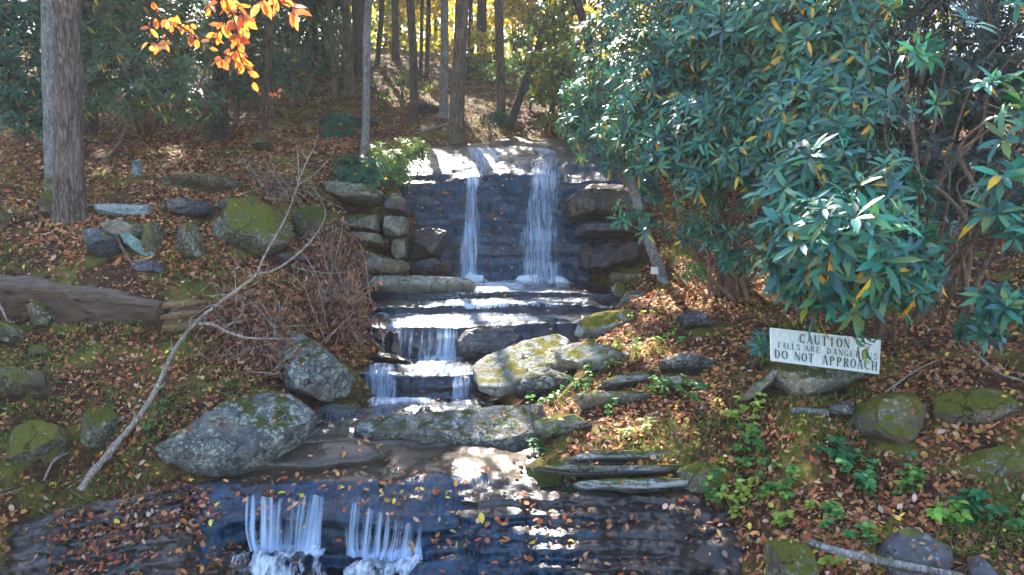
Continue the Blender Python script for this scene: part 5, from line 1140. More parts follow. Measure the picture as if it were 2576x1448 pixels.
# ------------------------------------------------------------------ bleached dead branch with its side branches
bY = lambda py: np.interp(py, [340, 600, 830, 1225], [7.9, 7.6, 7.2, 5.75])
bp = lambda L, dy=0.0: [P(x, y, bY(y)+dy) for x, y in L]
br = empty('fallen_branch', P(205, 1225, 5.75), 'long bleached bare branch curving up from the near water', 'branch')
tube('limb', bp([(200,1235),(232,1190),(290,1120),(350,1050),(390,985),(418,925),(440,880),(480,825),(530,780),(590,735),(640,695),(662,650),(690,600),(715,555),(738,500),(752,450)]), [.030,.029,.028,.026,.024,.023,.021,.020,.018,.016,.015,.012,.010,.009,.007,.006], M['deadwood'], br, nseg=130, ns=12, rough=.30, rs=13)
for L, r0 in [([(645,692),(690,680),(730,655),(775,615),(805,575),(818,545),(815,520),(800,495)], .014), ([(500,815),(540,818),(570,835),(620,850),(680,853),(740,852)], .017),
              ([(738,500),(758,440),(775,400),(790,370),(800,335)], .008), ([(752,450),(750,410),(748,380),(742,345)], .006), ([(752,465),(790,440),(815,415),(835,390),(842,365)], .007),
              ([(800,495),(792,480),(785,470)], .004), ([(735,672),(780,682),(840,688),(900,680)], .006), ([(440,882),(432,880),(428,875)], .02), ([(352,1050),(340,1046),(332,1036)], .013), ([(395,980),(408,972),(416,960)], .010), ([(482,824),(478,806),(484,796)], .009), ([(556,762),(548,750),(546,738)], .007), ([(262,1156),(276,1152),(284,1140)], .011), ([(618,712),(626,704),(640,706)], .006), ([(640,695),(600,670),(580,640)], .005), ([(775,400),(760,385),(752,360)], .004), ([(560,828),(600,800),(612,770),(590,730)], .006), ([(690,853),(692,815),(705,780)], .006), ([(820,860),(850,825),(885,795)], .007)]:
    tube('side_branch', bp(L, .0), [r0, r0*.7, r0*.3], M['deadwood'], br, nseg=30, ns=7, rough=.1, rs=16)
# dead leafy brush between the log and the boulder
BR = [(4, (.27, .115, .065)), (3, (.17, .075, .045)), (2, (.36, .19, .115)), (1, (.06, .03, .02))]
def brush(label, base, lobes, seed, n, group='dead brown brush on the left bank', cat='dead shrub', size=.070):
    r = np.random.default_rng(seed); g = G(*base); root = empty('dead_shrub', g, label, cat, group)
    ps, gr = [], []
    for (px, py, Y), R, k in lobes:
        c = P(px, py, Y)
        for s in range(int(13*k)):
            tip = c + rand_dirs(1, r)[0]*R*np.array([1, .7, .8])*r.uniform(.5, 1.45)
            st = g + r.normal(size=3)*np.array([.25, .12, .02]); mid = (st+tip)/2 + np.array([r.normal()*.12, r.normal()*.1, abs(r.normal())*.2])
            gr.append(tube_grid([st, mid, tip], [.009, .006, .003], 12, 5))
            pth = smooth_path(np.array([st, mid, tip]), 20)
            m = int(n*k/len(lobes)/8); ii = r.integers(7, 20, m); ps.append(pth[ii] + r.normal(size=(m, 3))*.07)
    ps = np.concatenate(ps); n = len(ps)
    d = rand_dirs(n, r); d[:, 2] -= .9; up = rand_dirs(n, r)
    link('foliage', leaf_mesh('foliage', ps, norm(d), up, size*r.uniform(.7, 1.2, n), size*.5*r.uniform(.6, 1.1, n), r.uniform(.2, .9, n), pick_cols(n, BR, .25, r), fold=.6), M['shade_leaf'], root)
    link('twig', join_grids('twig', gr), M['deadwood'], root)
brush('dead brown leafy brush behind the bleached branch, under the stacked wall', (830, 760), [((800,660,10.4),.50,2),((860,720,10.0),.40,1.4),((740,690,10.0),.45,1.4),((850,600,10.8),.35,1)], 101, 900)
brush('dead brown brush hanging over the small blue cascade', (860, 860), [((840,800,9.0),.40,1.6),((890,830,8.9),.30,1.2),((780,790,8.9),.35,1.2)], 103, 800)
brush('dead brown brush spread in front of the split end of the log', (620, 860), [((590,800,7.8),.40,1.5),((680,830,7.9),.40,1.5),((640,900,7.5),.35,1.3),((520,850,7.5),.35,1)], 105, 850)
brush('low dead brush around the pointed grey boulder', (660, 930), [((620,930,7.2),.25,1.4),((700,900,7.6),.25,1.2),((560,920,7.2),.28,1)], 107, 500)
brush('thin dead brush on the slope above the moss covered bank', (700, 500), [((690,480,11.2),.5,1.3),((620,450,11.4),.5,1),((780,500,11.3),.4,1)], 109, 360)

# ------------------------------------------------------------------ orange beech branches hanging in at the top
OR = [(4, (.62, .20, .06)), (3, (.70, .30, .10)), (2, (.45, .12, .05)), (1.5, (.72, .40, .16)), (.6, (.30, .10, .05))]
RD = [(3, (.72, .20, .08)), (2, (.75, .28, .12)), (1, (.55, .12, .06))]
def hang(label, twigs, Y, seed, pal, size, per, wr=.55):
    r = np.random.default_rng(seed); root = empty('beech_branch', P(*twigs[0][0], Y), label, 'branch', 'orange leaved branches hanging in at the top')
    pp, dd = [], []
    for tw in twigs:
        path = smooth_path(np.array([P(x, y, Y + r.normal()*.08) for x, y in tw]), 40)
        link('twig', grid_mesh('twig', tube_grid(path, [.007, .005, .002], 24, 5), True, True), M['bark_dark'], root)
        L = np.linalg.norm(np.diff(path, axis=0), axis=1).sum(); m = int(L*per)
        ii = np.sort(r.integers(6, 40, m)); tg = np.gradient(path, axis=0)[ii]
        side = np.where(np.arange(m) % 2 == 0, 1, -1)[:, None]*norm(np.cross(norm(tg), np.array([0, 1., 0])))
        pp.append(path[ii]); dd.append(norm(norm(tg)*.5 + side*.75 + r.normal(size=(m, 3))*.35 + np.array([0, 0, -.45])))
    pp = np.concatenate(pp); dd = np.concatenate(dd); n = len(pp); up = norm(np.array([0, -.8, .6]) + r.normal(size=(n, 3))*.45)
    link('foliage', leaf_mesh('foliage', pp, dd, up, size*r.uniform(.7, 1.15, n), size*wr*r.uniform(.75, 1.15, n), r.uniform(.1, .5, n), pick_cols(n, pal, .12, r), fold=.15), M['glow'], root)
hang('long spray of bright orange leaves drooping furthest at the top', [[(520,-60),(560,-10),(585,40),(598,90),(596,130)],[(580,30),(560,60),(545,90)],[(596,120),(570,140),(555,150)],[(592,110),(606,150),(622,180),(640,208)],[(560,-20),(590,10),(610,40),(612,70)]], 5.0, 121, OR, .088, 34)
hang('upper spray of orange leaves left of the long one', [[(340,-60),(372,-20),(392,20),(420,50),(445,70)],[(445,60),(480,85),(510,110),(535,130)],[(400,30),(380,60),(372,100),(380,118)],[(440,80),(410,100),(400,120)],[(440,70),(470,60),(500,95)],[(500,-40),(520,0),(528,20)]], 5.3, 123, OR, .075, 24)
hang('short red orange spray of larger leaves at the top edge', [[(660,-70),(680,-30),(700,-5),(720,10)],[(690,-25),(665,-5),(655,15)],[(705,-10),(735,20),(745,35)],[(640,-60),(638,-20)]], 4.6, 125, RD, .115, 20, .42)
hang('lone orange leaved twig crossing the hillside left of the thin tree', [[(640,225),(665,232),(690,232),(705,236)],[(655,228),(640,240)]], 8.5, 127, RD, .07, 14)
# ------------------------------------------------------------------ logs, sticks
def log(label, path, radii, mat, name='log', Y=None, squash=1.0, **k):
    pts = [P(*q) for q in path]
    o = tube(name, pts, radii, M[mat], None, nseg=120, ns=40, rough=k.pop('rough', .22), rs=k.pop('rs', 5.0), zs=2.2)
    tag(o, label, k.pop('cat', 'log'), k.pop('group', None)); bvh_add(o.data, 1); return o
root = empty('log', P(0, 760, 7.75), 'long dark rotting log with a weathered grey top lying across the left bank', 'log')
g_ = tube_grid([P(-160,735,7.9),P(100,770,7.8),P(300,785,7.7),P(415,790,7.65)], [.22,.22,.21,.15], 150, 56, .30, 3.2, zs=2.5)
# stretched grain and a flattened top
me = grid_mesh('body', g_, True, True); link('body', me, M['log'], root); bvh_add_me = me
bb = tube_grid([P(-160,706,7.78),P(60,722,7.72),P(200,738,7.66),P(320,756,7.6),P(402,768,7.56)], [.085,.10,.09,.085,.03], 130, 32, .45, 4.5, zs=2.0)
link('weathered_top', grid_mesh('weathered_top', bb, True, True), M['log_top'], root)
root = empty('log', P(480, 800, 7.7), 'shorter split brown log end beyond the dark log', 'log')
link('body', grid_mesh('body', tube_grid([P(380,806,7.75),P(450,806,7.78),P(530,800,7.85),P(600,790,8.0)], [.13,.125,.11,.04], 90, 36, .34, 5, zs=3), True, True), M['log_pale'], root)
for a_, b_, c_, r_ in (((396,776,7.62),(450,766,7.66),(540,760,7.8),.045), ((402,800,7.58),(460,790,7.6),(520,784,7.72),.040), ((410,825,7.62),(470,822,7.62),(560,806,7.76),.050), ((430,786,7.60),(500,776,7.7),(590,770,7.85),.030)):
    link('split_slab', grid_mesh('split_slab', tube_grid([P(*a_),P(*b_),P(*c_)], [r_*.7,r_,r_*.3], 60, 16, .45, 7, zs=2), True, True), M['log_pale'] if r_ > .036 else M['log'], root)
log('grey stick half buried across the bottom right stones', [(2030,1362,4.35),(2110,1388,4.25),(2220,1412,4.15),(2420,1450,4.0)], [.022,.024,.022,.018], 'bark_grey', 'stick', cat='stick', rough=.1, rs=14)
log('short grey log piece lying below the sign', [(1990,1035,5.75),(2040,1036,5.7),(2085,1040,5.65)], [.03,.032,.028], 'bark_grey', 'stick', cat='stick', rough=.12, rs=12)
for i, (lb, pth, rr) in enumerate([
  ('forked dead stick leaning on the dark bank above the log', [(285,575,9.0),(305,620,8.7),(335,665,8.5),(372,690,8.4)], .018),
  ('dead stick slanting across the leafy slope under the glittering shrub', [(250,415,11.6),(300,360,12.2),(325,290,13)], .03),
  ('thin stick poking from the litter beside the near bleached branch', [(110,1210,5.6),(135,1160,5.7),(170,1140,5.9)], .008),
  ('twig lying in the shallow water at the lower left', [(0,1248,5.5),(40,1235,5.5),(60,1230,5.5)], .008),
  ('pale root curling below the flared tree on the sunlit slope', [(1060,330,16.2),(1100,320,16.4),(1130,310,16.7)], .035),
  ('fallen pole on the slope between grey trunk and crest', [(1000,215,21),(1080,208,22)], .04),
  ('thin dead stem standing by the left end of the log', [(-4,760,7.6),(10,790,7.5),(28,830,7.4)], .012),
  ('dry stick on the litter right of the caution sign', [(2230,985,5.4),(2300,935,5.8),(2360,905,6.1)], .008),
  ('dry stick fallen across the leaves at the right edge', [(2420,850,6.0),(2500,930,5.5),(2576,960,5.3)], .012)]):
    log(lb, pth, [rr, rr*.9, rr*.6], 'deadwood' if 'pale' in lb or 'dry' in lb or 'thin' in lb else 'stem', 'stick', cat='stick', rough=.1, rs=12)
# leaning pale trunk right of the falls, little plate and pale stake at its foot
ln = empty('leaning_trunk', P(1672, 720, 10.9), 'pale bare trunk leaning left beside the stack right of the falls', 'trunk')
tube('trunk', [P(1676,735,10.9),P(1660,680,11.0),P(1630,600,11.1),P(1600,500,11.2),P(1574,430,11.3),P(1545,330,11.4)], [.085,.08,.075,.07,.06,.05], M['bark_grey'], ln, nseg=60, ns=16, rough=.14, rs=8)
def box_mesh(name, corners, depth):
    a = np.array(corners); n = norm(np.cross(a[1]-a[0], a[3]-a[0])); n = -n if n[1] > 0 else n
    v = np.concatenate([a, a - n*depth]); f = [0,1,2,3, 7,6,5,4, 0,4,5,1, 1,5,6,2, 2,6,7,3, 3,7,4,0]
    return mesh_np(name, v, f, np.arange(6)*4, False)
M['white_paint'] = plain_mat('weathered white paint', (.46, .47, .44), (.68, .69, .65), 7, .7, (6, 6, 1.2), .25)
M['letter'] = plain_mat('faded dark green lettering', (.015, .025, .025), (.06, .08, .08), 30, .7)
o = link('marker_plate', box_mesh('marker_plate', [P(1638,672,10.75),P(1655,673,10.75),P(1656,691,10.74),P(1638,690,10.74)], .02), M['white_paint']); tag(o, 'small white marker plate on the leaning trunk foot', 'plate')
o = rock('stone_flake', 'pale pointed stone shard below the small white plate', 'flake', [(1656,700),(1672,696),(1690,720),(1694,732),(1680,728)], 'bluegrey', Y=10.6, tilt=.3, thick=.06, facets=1, p=4, seed=301)
# ------------------------------------------------------------------ caution sign
SG = empty('warning_sign', P(2075, 945, 6.02), 'white painted board reading CAUTION FALLS ARE DANGEROUS DO NOT APPROACH', 'sign')
c00, c10, c11, c01 = [P(x, y, Yq) for x, y, Yq in ((1938,825,6.02),(2216,856,5.95),(2212,942,5.85),(1940,908,5.92))]
nrm = norm(np.cross(c10-c00, c01-c00)); nrm = -nrm if nrm[1] > 0 else nrm
def bmap(s, t, d=0.0): return (c00*(1-s)+c10*s)*(1-t) + (c01*(1-s)+c11*s)*t + nrm*d
def board():
    ns, nt_ = 60, 20; V = []
    for j in range(nt_+1):
        for i in range(ns+1):
            s, t = i/ns, j/nt_; e = .0
            V.append(bmap(s, t) + nrm*0.004*fbm(bmap(s, t), 5))
    G_ = np.array(V).reshape(nt_+1, ns+1, 3)
    B_ = G_ - nrm*.022
    ring = lambda A: np.concatenate([A[0], A[1:, -1], A[-1, ::-1][1:], A[::-1, 0][1:-1]])
    fl, st = [], []
    idx = np.arange((nt_+1)*(ns+1)).reshape(nt_+1, ns+1)
    q = np.stack([idx[:-1, :-1], idx[:-1, 1:], idx[1:, 1:], idx[1:, :-1]], -1).reshape(-1, 4); N0 = idx.size
    ri = ring(idx); rj = np.roll(ri, -1); q3 = np.stack([ri, ri+N0, rj+N0, rj], -1)
    Q_ = np.concatenate([q, q[:, ::-1]+N0, q3])
    return mesh_np('board', np.concatenate([G_.reshape(-1, 3), B_.reshape(-1, 3)]), Q_.ravel(), np.arange(len(Q_))*4, False)
link('board', board(), M['white_paint'], SG)
# serif letters from strokes: (x0,y0,x1,y1,w) bars and (cx,cy,rx,ry,a0,a1,wthin,wthick) arcs in a unit box, y up
TK, TN = .17, .065
def serif(x, y, w=.15): return ('b', x-w, y, x+w, y, .045)
LT = {
 'C': [('a', .5, .5, .42, .47, 45, 315), ('b', .80, .66, .80, .95, .05), ('b', .80, .10, .80, .30, .05)],
 'A': [('b', .12, .02, .48, .97, TN), ('b', .48, .97, .84, .02, TK), ('b', .26, .34, .70, .34, TN), serif(.12, .025, .11), serif(.84, .025, .15)],
 'U': [('b', .2, .95, .2, .32, TK), ('b', .8, .95, .8, .32, TN), ('a', .5, .32, .30, .29, 180, 360), serif(.2, .975), serif(.8, .975, .12)],
 'T': [('b', .5, .02, .5, .96, TK), ('b', .08, .95, .92, .95, TN), serif(.5, .025), ('b', .1, .78, .1, .97, .05), ('b', .9, .78, .9, .97, .05)],
 'I': [('b', .5, .02, .5, .97, TK), serif(.5, .025), serif(.5, .975)],
 'O': [('a', .5, .5, .41, .47, 0, 360)],
 'N': [('b', .16, .02, .16, .97, TN), ('b', .16, .97, .84, .04, TK), ('b', .84, .04, .84, .97, TN), serif(.16, .025, .12), serif(.84, .975, .12), serif(.12, .975, .08)],
 'F': [('b', .26, .02, .26, .97, TK), ('b', .2, .95, .84, .95, TN), ('b', .3, .5, .66, .5, TN), ('b', .83, .76, .83, .97, .05), ('b', .66, .40, .66, .60, .05), serif(.26, .025)],
 'L': [('b', .26, .02, .26, .97, TK), ('b', .2, .05, .86, .05, TN), ('b', .85, .03, .85, .26, .05), serif(.26, .975)],
 'S': [('a', .5, .73, .30, .24, 30, 270), ('a', .5, .27, .32, .25, -150, 90), ('b', .79, .72, .79, .94, .05), ('b', .18, .06, .18, .30, .05)],
 'R': [('b', .24, .02, .24, .97, TK), ('a', .46, .73, .32, .235, -90, 90), ('b', .2, .96, .48, .96, TN), ('b', .2, .5, .5, .5, TN), ('b', .5, .5, .86, .04, TK), serif(.24, .025)],
 'E': [('b', .24, .02, .24, .97, TK), ('b', .2, .95, .84, .95, TN), ('b', .28, .5, .66, .5, TN), ('b', .2, .05, .86, .05, TN), ('b', .83, .76, .83, .97, .05), ('b', .85, .03, .85, .26, .05), ('b', .66, .40, .66, .60, .05)],
 'D': [('b', .24, .02, .24, .97, TK), ('a', .42, .5, .44, .45, -90, 90), ('b', .16, .95, .44, .95, TN), ('b', .16, .05, .44, .05, TN)],
 'G': [('a', .5, .5, .42, .47, 45, 300), ('b', .80, .66, .80, .95, .05), ('b', .76, .06, .76, .42, TK), ('b', .6, .44, .92, .44, .045)],
 'P': [('b', .26, .02, .26, .97, TK), ('a', .46, .72, .36, .245, -90, 90), ('b', .2, .96, .48, .96, TN), ('b', .28, .47, .5, .47, TN), serif(.26, .025)],
 'H': [('b', .2, .02, .2, .97, TK), ('b', .8, .02, .8, .97, TK), ('b', .2, .5, .8, .5, TN), serif(.2, .025), serif(.8, .025), serif(.2, .975), serif(.8, .975)],
}
def text_mesh():
    V, Fl, St = [], [], []
    W_, H_ = np.linalg.norm(c10-c00), np.linalg.norm(c01-c00)
    lev = [0]
    def quad(ps):
        lev[0] = (lev[0]+1) % 7
        k = len(V); [V.append(bmap(p[0], p[1], .0085 + lev[0]*.0002)) for p in ps]; St.append(len(Fl)); Fl.extend([k, k+1, k+2, k+3])
    def word(txt, s0, s1, t0, t1, dt):
        n = len(txt); cw = (s1-s0)/n
        for i, ch in enumerate(txt):
            if ch not in LT: continue
            x0 = s0 + i*cw; gw = cw*.86; hh = t1-t0
            asp = (gw*W_)/(hh*H_)
            T = lambda x, y: (x0 + x*gw, t1 - y*hh + dt*(x0-s0))
            for e in LT[ch]:
                if e[0] == 'b':
                    _, xa, ya, xb, yb, w = e
                    dx, dy = (xb-xa)*asp, yb-ya; L = math.hypot(dx, dy); nx, ny = -dy/L*w/2/asp*.75, dx/L*w/2*.75
                    quad([T(xa+nx, ya+ny), T(xb+nx, yb+ny), T(xb-nx, yb-ny), T(xa-nx, ya-ny)])
                else:
                    _, cx, cy, rx, ry, a0, a1 = e; m = max(6, int(abs(a1-a0)/18))
                    for j in range(m):
                        q = []
                        for a_, sg in ((j, 1), (j+1, 1), (j+1, -1), (j, -1)):
                            th = math.radians(a0 + (a1-a0)*a_/m); w = (TN + (TK-TN)*abs(math.cos(th)))*.5*.8
                            q.append(T(cx + (rx - .05 + sg*w/max(asp, .5))*math.cos(th), cy + (ry - .04 + sg*w)*math.sin(th)))
                        quad(q)
    word('CAUTION', .26, .73, .08, .38, 0.0)
    word('FALLS', .06, .275, .41, .60, .0); word('ARE', .305, .465, .41, .60, .0); word('DANGEROUS', .51, .985, .41, .61, .0)
    word('DO', .025, .165, .64, .92, .0); word('NOT', .215, .405, .64, .92, .0); word('APPROACH', .47, .985, .64, .93, .0)
    return mesh_np('lettering', np.array(V), Fl, St, False)
link('lettering', text_mesh(), M['letter'], SG)
# ------------------------------------------------------------------ green plants on the banks
HB = [(3, (.06, .19, .05)), (3, (.10, .26, .06)), (2, (.17, .32, .06)), (1, (.30, .36, .06))]
DG = [(3, (.02, .12, .045)), (2, (.04, .17, .06))]
YG = [(3, (.30, .38, .06)), (2, (.40, .44, .10)), (1, (.18, .30, .05))]
def herb(label, px, py, wpx, hpx, n, pal, seed, L=.05, W=.034, name='woodland_plant', group='green plants on the right bank'):
    r = np.random.default_rng(seed); g = G(px, py); sc = g[1]/F
    root = empty(name, g, label, 'plant', group)
    ns = max(3, n//9); gr, B, D = [], [], []
    for i in range(ns):
        o_ = np.array([r.normal()*wpx*.26*sc, r.normal()*wpx*.2*sc, 0]); h = hpx*sc*r.uniform(.35, 1.0)
        b = g + o_; b[2] = max(ground_z(b[0], b[1]), g[2]-.08); tip = b + np.array([r.normal()*.25*h, r.normal()*.2*h - .1*h, h])
        gr.append(tube_grid([b, (b+tip)/2 + np.array([0, 0, .1*h]), tip], [.003, .0025, .0015], 6, 4))
        for k in range(max(3, n//ns)):
            t = 1 - r.random()**2*.75; B.append(b*(1-t)+tip*t + np.array([0, 0, .12*h*(4*t*(1-t))])); a = r.uniform(0, 6.28); D.append([math.cos(a), math.sin(a), r.uniform(-.25, .5)])
    B, D = np.array(B), np.array(D); m = len(B); up = norm(np.array([0, -.35, 1.]) + r.normal(size=(m, 3))*.3)
    link('foliage', leaf_mesh('foliage', B, D, up, L*r.uniform(.6, 1.2, m), W*r.uniform(.7, 1.2, m), r.uniform(.1, .5, m), pick_cols(m, pal, .18, r), fold=.18, shape=(.3, .85, .66, .8)), M['herb'], root)
    if len(gr) <= 5:
        for g_ in gr: link('stalk', grid_mesh('stalk', g_, True, True), M['herb'], root)
    else: link('stalk', join_grids('stalk', gr), M['herb'], root)
    return root
for i, (lb, px, py, w, h, n, pal) in enumerate([
  ('dark green patch of plants below the large pale slab', 1385, 1028, 110, 55, 110, HB), ('bright green plant right of the grey streaked rock', 1465, 985, 70, 55, 60, HB),
  ('yellow green plant glowing behind the large pale slab', 1590, 905, 60, 70, 45, YG), ('small plants scattered over the sunlit litter behind the slab', 1530, 930, 130, 50, 70, YG),
  ('upright green plant in front of the brown slab with yellow rim', 1655, 1005, 90, 65, 75, HB), ('green plant spilling below the brown slab', 1720, 1000, 80, 40, 50, HB),
  ('dark small plant left of the tilted slab', 1755, 1010, 40, 50, 25, DG), ('pale green leafy plant below the tilted slab', 1860, 1050, 90, 45, 60, YG), ('pale green plant under the whitish veined rock', 1900, 1045, 60, 45, 40, YG),
  ('blue green plant on the lichened slab edge', 1540, 1035, 80, 35, 40, HB), ('tall yellow green plant in front of the low mossy slab', 1400, 1100, 70, 60, 60, YG), ('dark green plant below the low mossy slab', 1350, 1145, 50, 55, 45, DG),
  ('pale withered sunlit plant above the shale outcrop', 1600, 1095, 110, 50, 80, [(2, (.55, .52, .22)), (1, (.40, .44, .12))]), ('bright plant cluster right of the shale outcrop', 1880, 1150, 90, 80, 80, HB), ('green plant below the bright cluster by the shale', 1900, 1165, 70, 40, 50, HB),
  ('tiny plant on the wet edge of the wide lichened slab', 1200, 1125, 70, 30, 45, DG), ('plant at the left foot of the shale outcrop', 1380, 1215, 50, 40, 35, HB), ('small lettuce green plant under the long shale layer', 1580, 1262, 70, 40, 45, HB), ('small round leaved plant at the wet left shale corner', 1435, 1240, 40, 40, 25, HB),
  ('large bright plant patch below the shale end', 1800, 1255, 100, 60, 100, HB), ('bright plants right of the shale end patch', 1850, 1275, 110, 60, 100, YG), ('light green plants in the middle of the lower right bank', 1960, 1250, 110, 60, 90, HB),
  ('dark ferny plant left of the rounded boulder', 2105, 1170, 80, 70, 100, DG), ('spreading green plant below the rounded boulder', 2170, 1230, 120, 80, 120, [(2, (.04, .18, .07)), (2, (.08, .24, .07))]), ('light green leafy plant right of the spreading one', 2300, 1225, 70, 75, 60, HB), ('small light plant between the spreading one and the flat dark rock', 2260, 1245, 60, 30, 25, HB),
  ('bright broad leaved plant above the flat dark stone', 2385, 1320, 100, 55, 70, [(2, (.18, .36, .05)), (1, (.28, .42, .07))]), ('dark green plant behind the bright broad leaved one', 2450, 1275, 90, 50, 70, DG), ('green plant patch above the mossy upright stone', 2090, 1310, 90, 50, 70, HB), ('tiny plants between the mossy stone and the flat dark stone', 2180, 1370, 50, 60, 50, HB),
  ('yellowish moss like plant above the grey stick', 1970, 1320, 80, 35, 60, YG), ('small plant on the dark soil at the middle right', 1920, 1200, 60, 30, 30, HB), ('seedling on the mossy slope at the far right', 2440, 1035, 50, 30, 18, HB), ('pale plant in the bottom right corner', 2540, 1320, 70, 40, 30, HB), ('broad leaved seedling at the bottom edge by the stick', 2085, 1430, 50, 40, 16, YG),
  ('sprouts at the foot of the yellow mossed slab', 1500, 880, 70, 30, 45, HB), ('sprout on the sunlit bank right of the yellow mossed slab', 1620, 800, 50, 40, 30, YG), ('low green sprouts on the litter behind the pale blue white stone', 1680, 870, 100, 30, 45, HB), ('fern like sprout on the stack right of the falls', 1502, 612, 40, 22, 30, YG)]):
    herb(lb, px, py, w, h, n, pal, 400+i, L=.07 if 'broad' in lb else .056, W=.052 if 'broad' in lb else .040)
for i, (lb, px, py, w, h, n) in enumerate([('fresh green plants at the left of the long flat boulder', 400, 1080, 90, 60, 90), ('low green patch under the bleached branch', 450, 1010, 150, 30, 110), ('small green weed above the rounded mossy rock', 290, 1020, 100, 25, 60), ('weed among leaves near the flat mossy shelf', 170, 985, 130, 25, 70), ('weed patch between bleached branch and pointed rock', 370, 1110, 60, 40, 50), ('green weed growing left of the pointed grey boulder', 590, 985, 120, 25, 70), ('little weed at the foot of the upright yellowish stone', 520, 690, 60, 30, 40), ('weed below the rotting log', 340, 835, 110, 25, 50), ('green tuft at the foot of the second trunk', 190, 570, 40, 30, 25)]):
    herb(lb, px, py, w, h, n, [(3, (.07, .17, .04)), (2, (.12, .22, .05)), (1, (.04, .11, .03))], 480+i, L=.035, W=.018, group='green weeds on the left bank')
# ------------------------------------------------------------------ leaf litter over ground, rocks and wet ledges
def flat_bvh():
    V = np.concatenate(BVHV); return BVHTree.FromPolygons(V.tolist(), BVHF)
SB = flat_bvh()
LT_PAL = [(5, (.29, .105, .042)), (4, (.42, .17, .07)), (3, (.14, .05, .025)), (2.2, (.44, .23, .12)), (1.4, (.42, .17, .05)), (.7, (.45, .31, .22)), (.6, (.48, .32, .06)), (.4, (.30, .06, .03))]
FG_PAL = [(3, (.40, .14, .045)), (2, (.50, .22, .07)), (2, (.30, .10, .05)), (1.5, (.50, .30, .20)), (1, (.58, .42, .06)), (.8, (.42, .07, .03)), (2, (.22, .09, .05))]
def litter(name, label, n, yr, ur, seed, size, keepfn, pal, lift=.006, tilt=.45):
    r = np.random.default_rng(seed); v = r.random(n)
    y = np.exp(np.log(yr[0]) + v*(np.log(yr[1])-np.log(yr[0]))); x = r.uniform(ur[0], ur[1], n)*y
    pp, nn, kk = [], [], []
    for i in range(n):
        h = SB.ray_cast(Vector((x[i], y[i], 11 if y[i] > 12 else 6.0)), Vector((0, 0, -1)))
        if h[0] is None: continue
        k = BVHK[h[2]]; nz = abs(h[1].z)
        if not keepfn(k, nz, h[0], r): continue
        nv = np.array(h[1]); nv = nv if nv[2] > 0 else -nv
        pp.append(h[0]); nn.append(nv)
    p = np.array(pp); N = np.array(nn); m = len(p)
    up = norm(N + r.normal(size=(m, 3))*tilt); d = rand_dirs(m, r); d = norm(d - (d*up).sum(1, keepdims=True)*up)
    s = size*r.uniform(.4, 1.4, m)
    p = p + N*lift + np.array([0, 0, 1])*r.uniform(0, .02, (m, 1)) - d*(s*.5)[:, None]
    me = leaf_mesh(name, p, d, up, s, s*r.uniform(.35, .75, m), r.uniform(-.35, .45, m), pick_cols(m, pal, .25, r), fold=.35)
    o = link(name, me, M['litter']); tag(o, label, 'fallen leaves', None, 'stuff'); return o
def clump(h, f, off=0.0): return mn.fractal(Vector((h.x*f, h.y*f, off)), .8, 2.1, 3)
litter('leaf_litter', 'brown fallen leaves covering the banks and the wooded slope', 125000, (4.0, 30), (-.80, .80), 501, .046,
  lambda k, nz, h, r: (k == 0 and r.random() < (.85 + 1.3*clump(h, 1.3))*(.6 if clump(h, .8, 9.) > (.03 if h.x < -1 else .15) and h.y < 9.5 else 1)) or (k == 1 and nz > .6 and r.random() < .07), LT_PAL)
litter('leaf_litter', 'red brown leaves carpeting the wooded hillside', 70000, (8.5, 30), (-.75, .45), 507, .068,
  lambda k, nz, h, r: k == 0 and r.random() < .8 + 1.1*clump(h, .9, 2.), LT_PAL)
litter('leaf_litter', 'dark sodden leaves heaped on the wet rock at the lower left', 9000, (4.6, 6.2), (-.75, -.34), 509, .042,
  lambda k, nz, h, r: k == 2 and clump(h, 1.6, 3.) > .08 + r.normal()*.10, [(3, (.14, .055, .03)), (2, (.26, .10, .04)), (1.5, (.07, .035, .025)), (1, (.36, .17, .07)), (.6, (.30, .06, .04)), (.5, (.40, .28, .2))], .02, .3)
litter('leaf_litter', 'coloured wet leaves stuck to the stream bed and its ledges', 9000, (4.6, 15), (-.72, .35), 503, .05,
  lambda k, nz, h, r: k == 2 and r.random() < (.34 if h.y < 6.2 else .13)*(1 + 2.0*clump(h, 2.2)), FG_PAL, .018, .25)
litter('leaf_litter', 'bright orange and pink leaves strewn on the near banks', 12000, (4.0, 8), (-.75, .75), 505, .050,
  lambda k, nz, h, r: k == 0 and r.random() < .40 + .7*clump(h, 1.5, 5.), FG_PAL, .012)
def needles():
    r = np.random.default_rng(9); n = 5000
    y = np.exp(r.uniform(np.log(4.0), np.log(9), n)); x = r.uniform(-.75, .75, n)*y; pp = []
    gr = []
    for i in range(n):
        h = SB.ray_cast(Vector((x[i], y[i], 6)), Vector((0, 0, -1)))
        if h[0] is None or BVHK[h[2]] != 0: continue
        pp.append(h[0])
    p = np.array(pp); m = len(p); d = rand_dirs(m, r); d[:, 2] *= .15; d = norm(d)
    L = r.uniform(.06, .26, m); p[:, 2] += r.uniform(.004, .03, m)
    me = leaf_mesh('twig_litter', p - d*L[:, None]*.5, d, np.tile([0, 0, 1.], (m, 1)), L, np.full(m, .007), r.uniform(-.2, .2, m), pick_cols(m, [(2, (.22, .13, .09)), (1, (.36, .26, .19)), (2, (.09, .05, .035))], .2, r), fold=.6)
    o = link('twig_litter', me, M['litter']); tag(o, 'dry twigs and stalks scattered over the near banks', 'twigs', None, 'stuff')
needles()
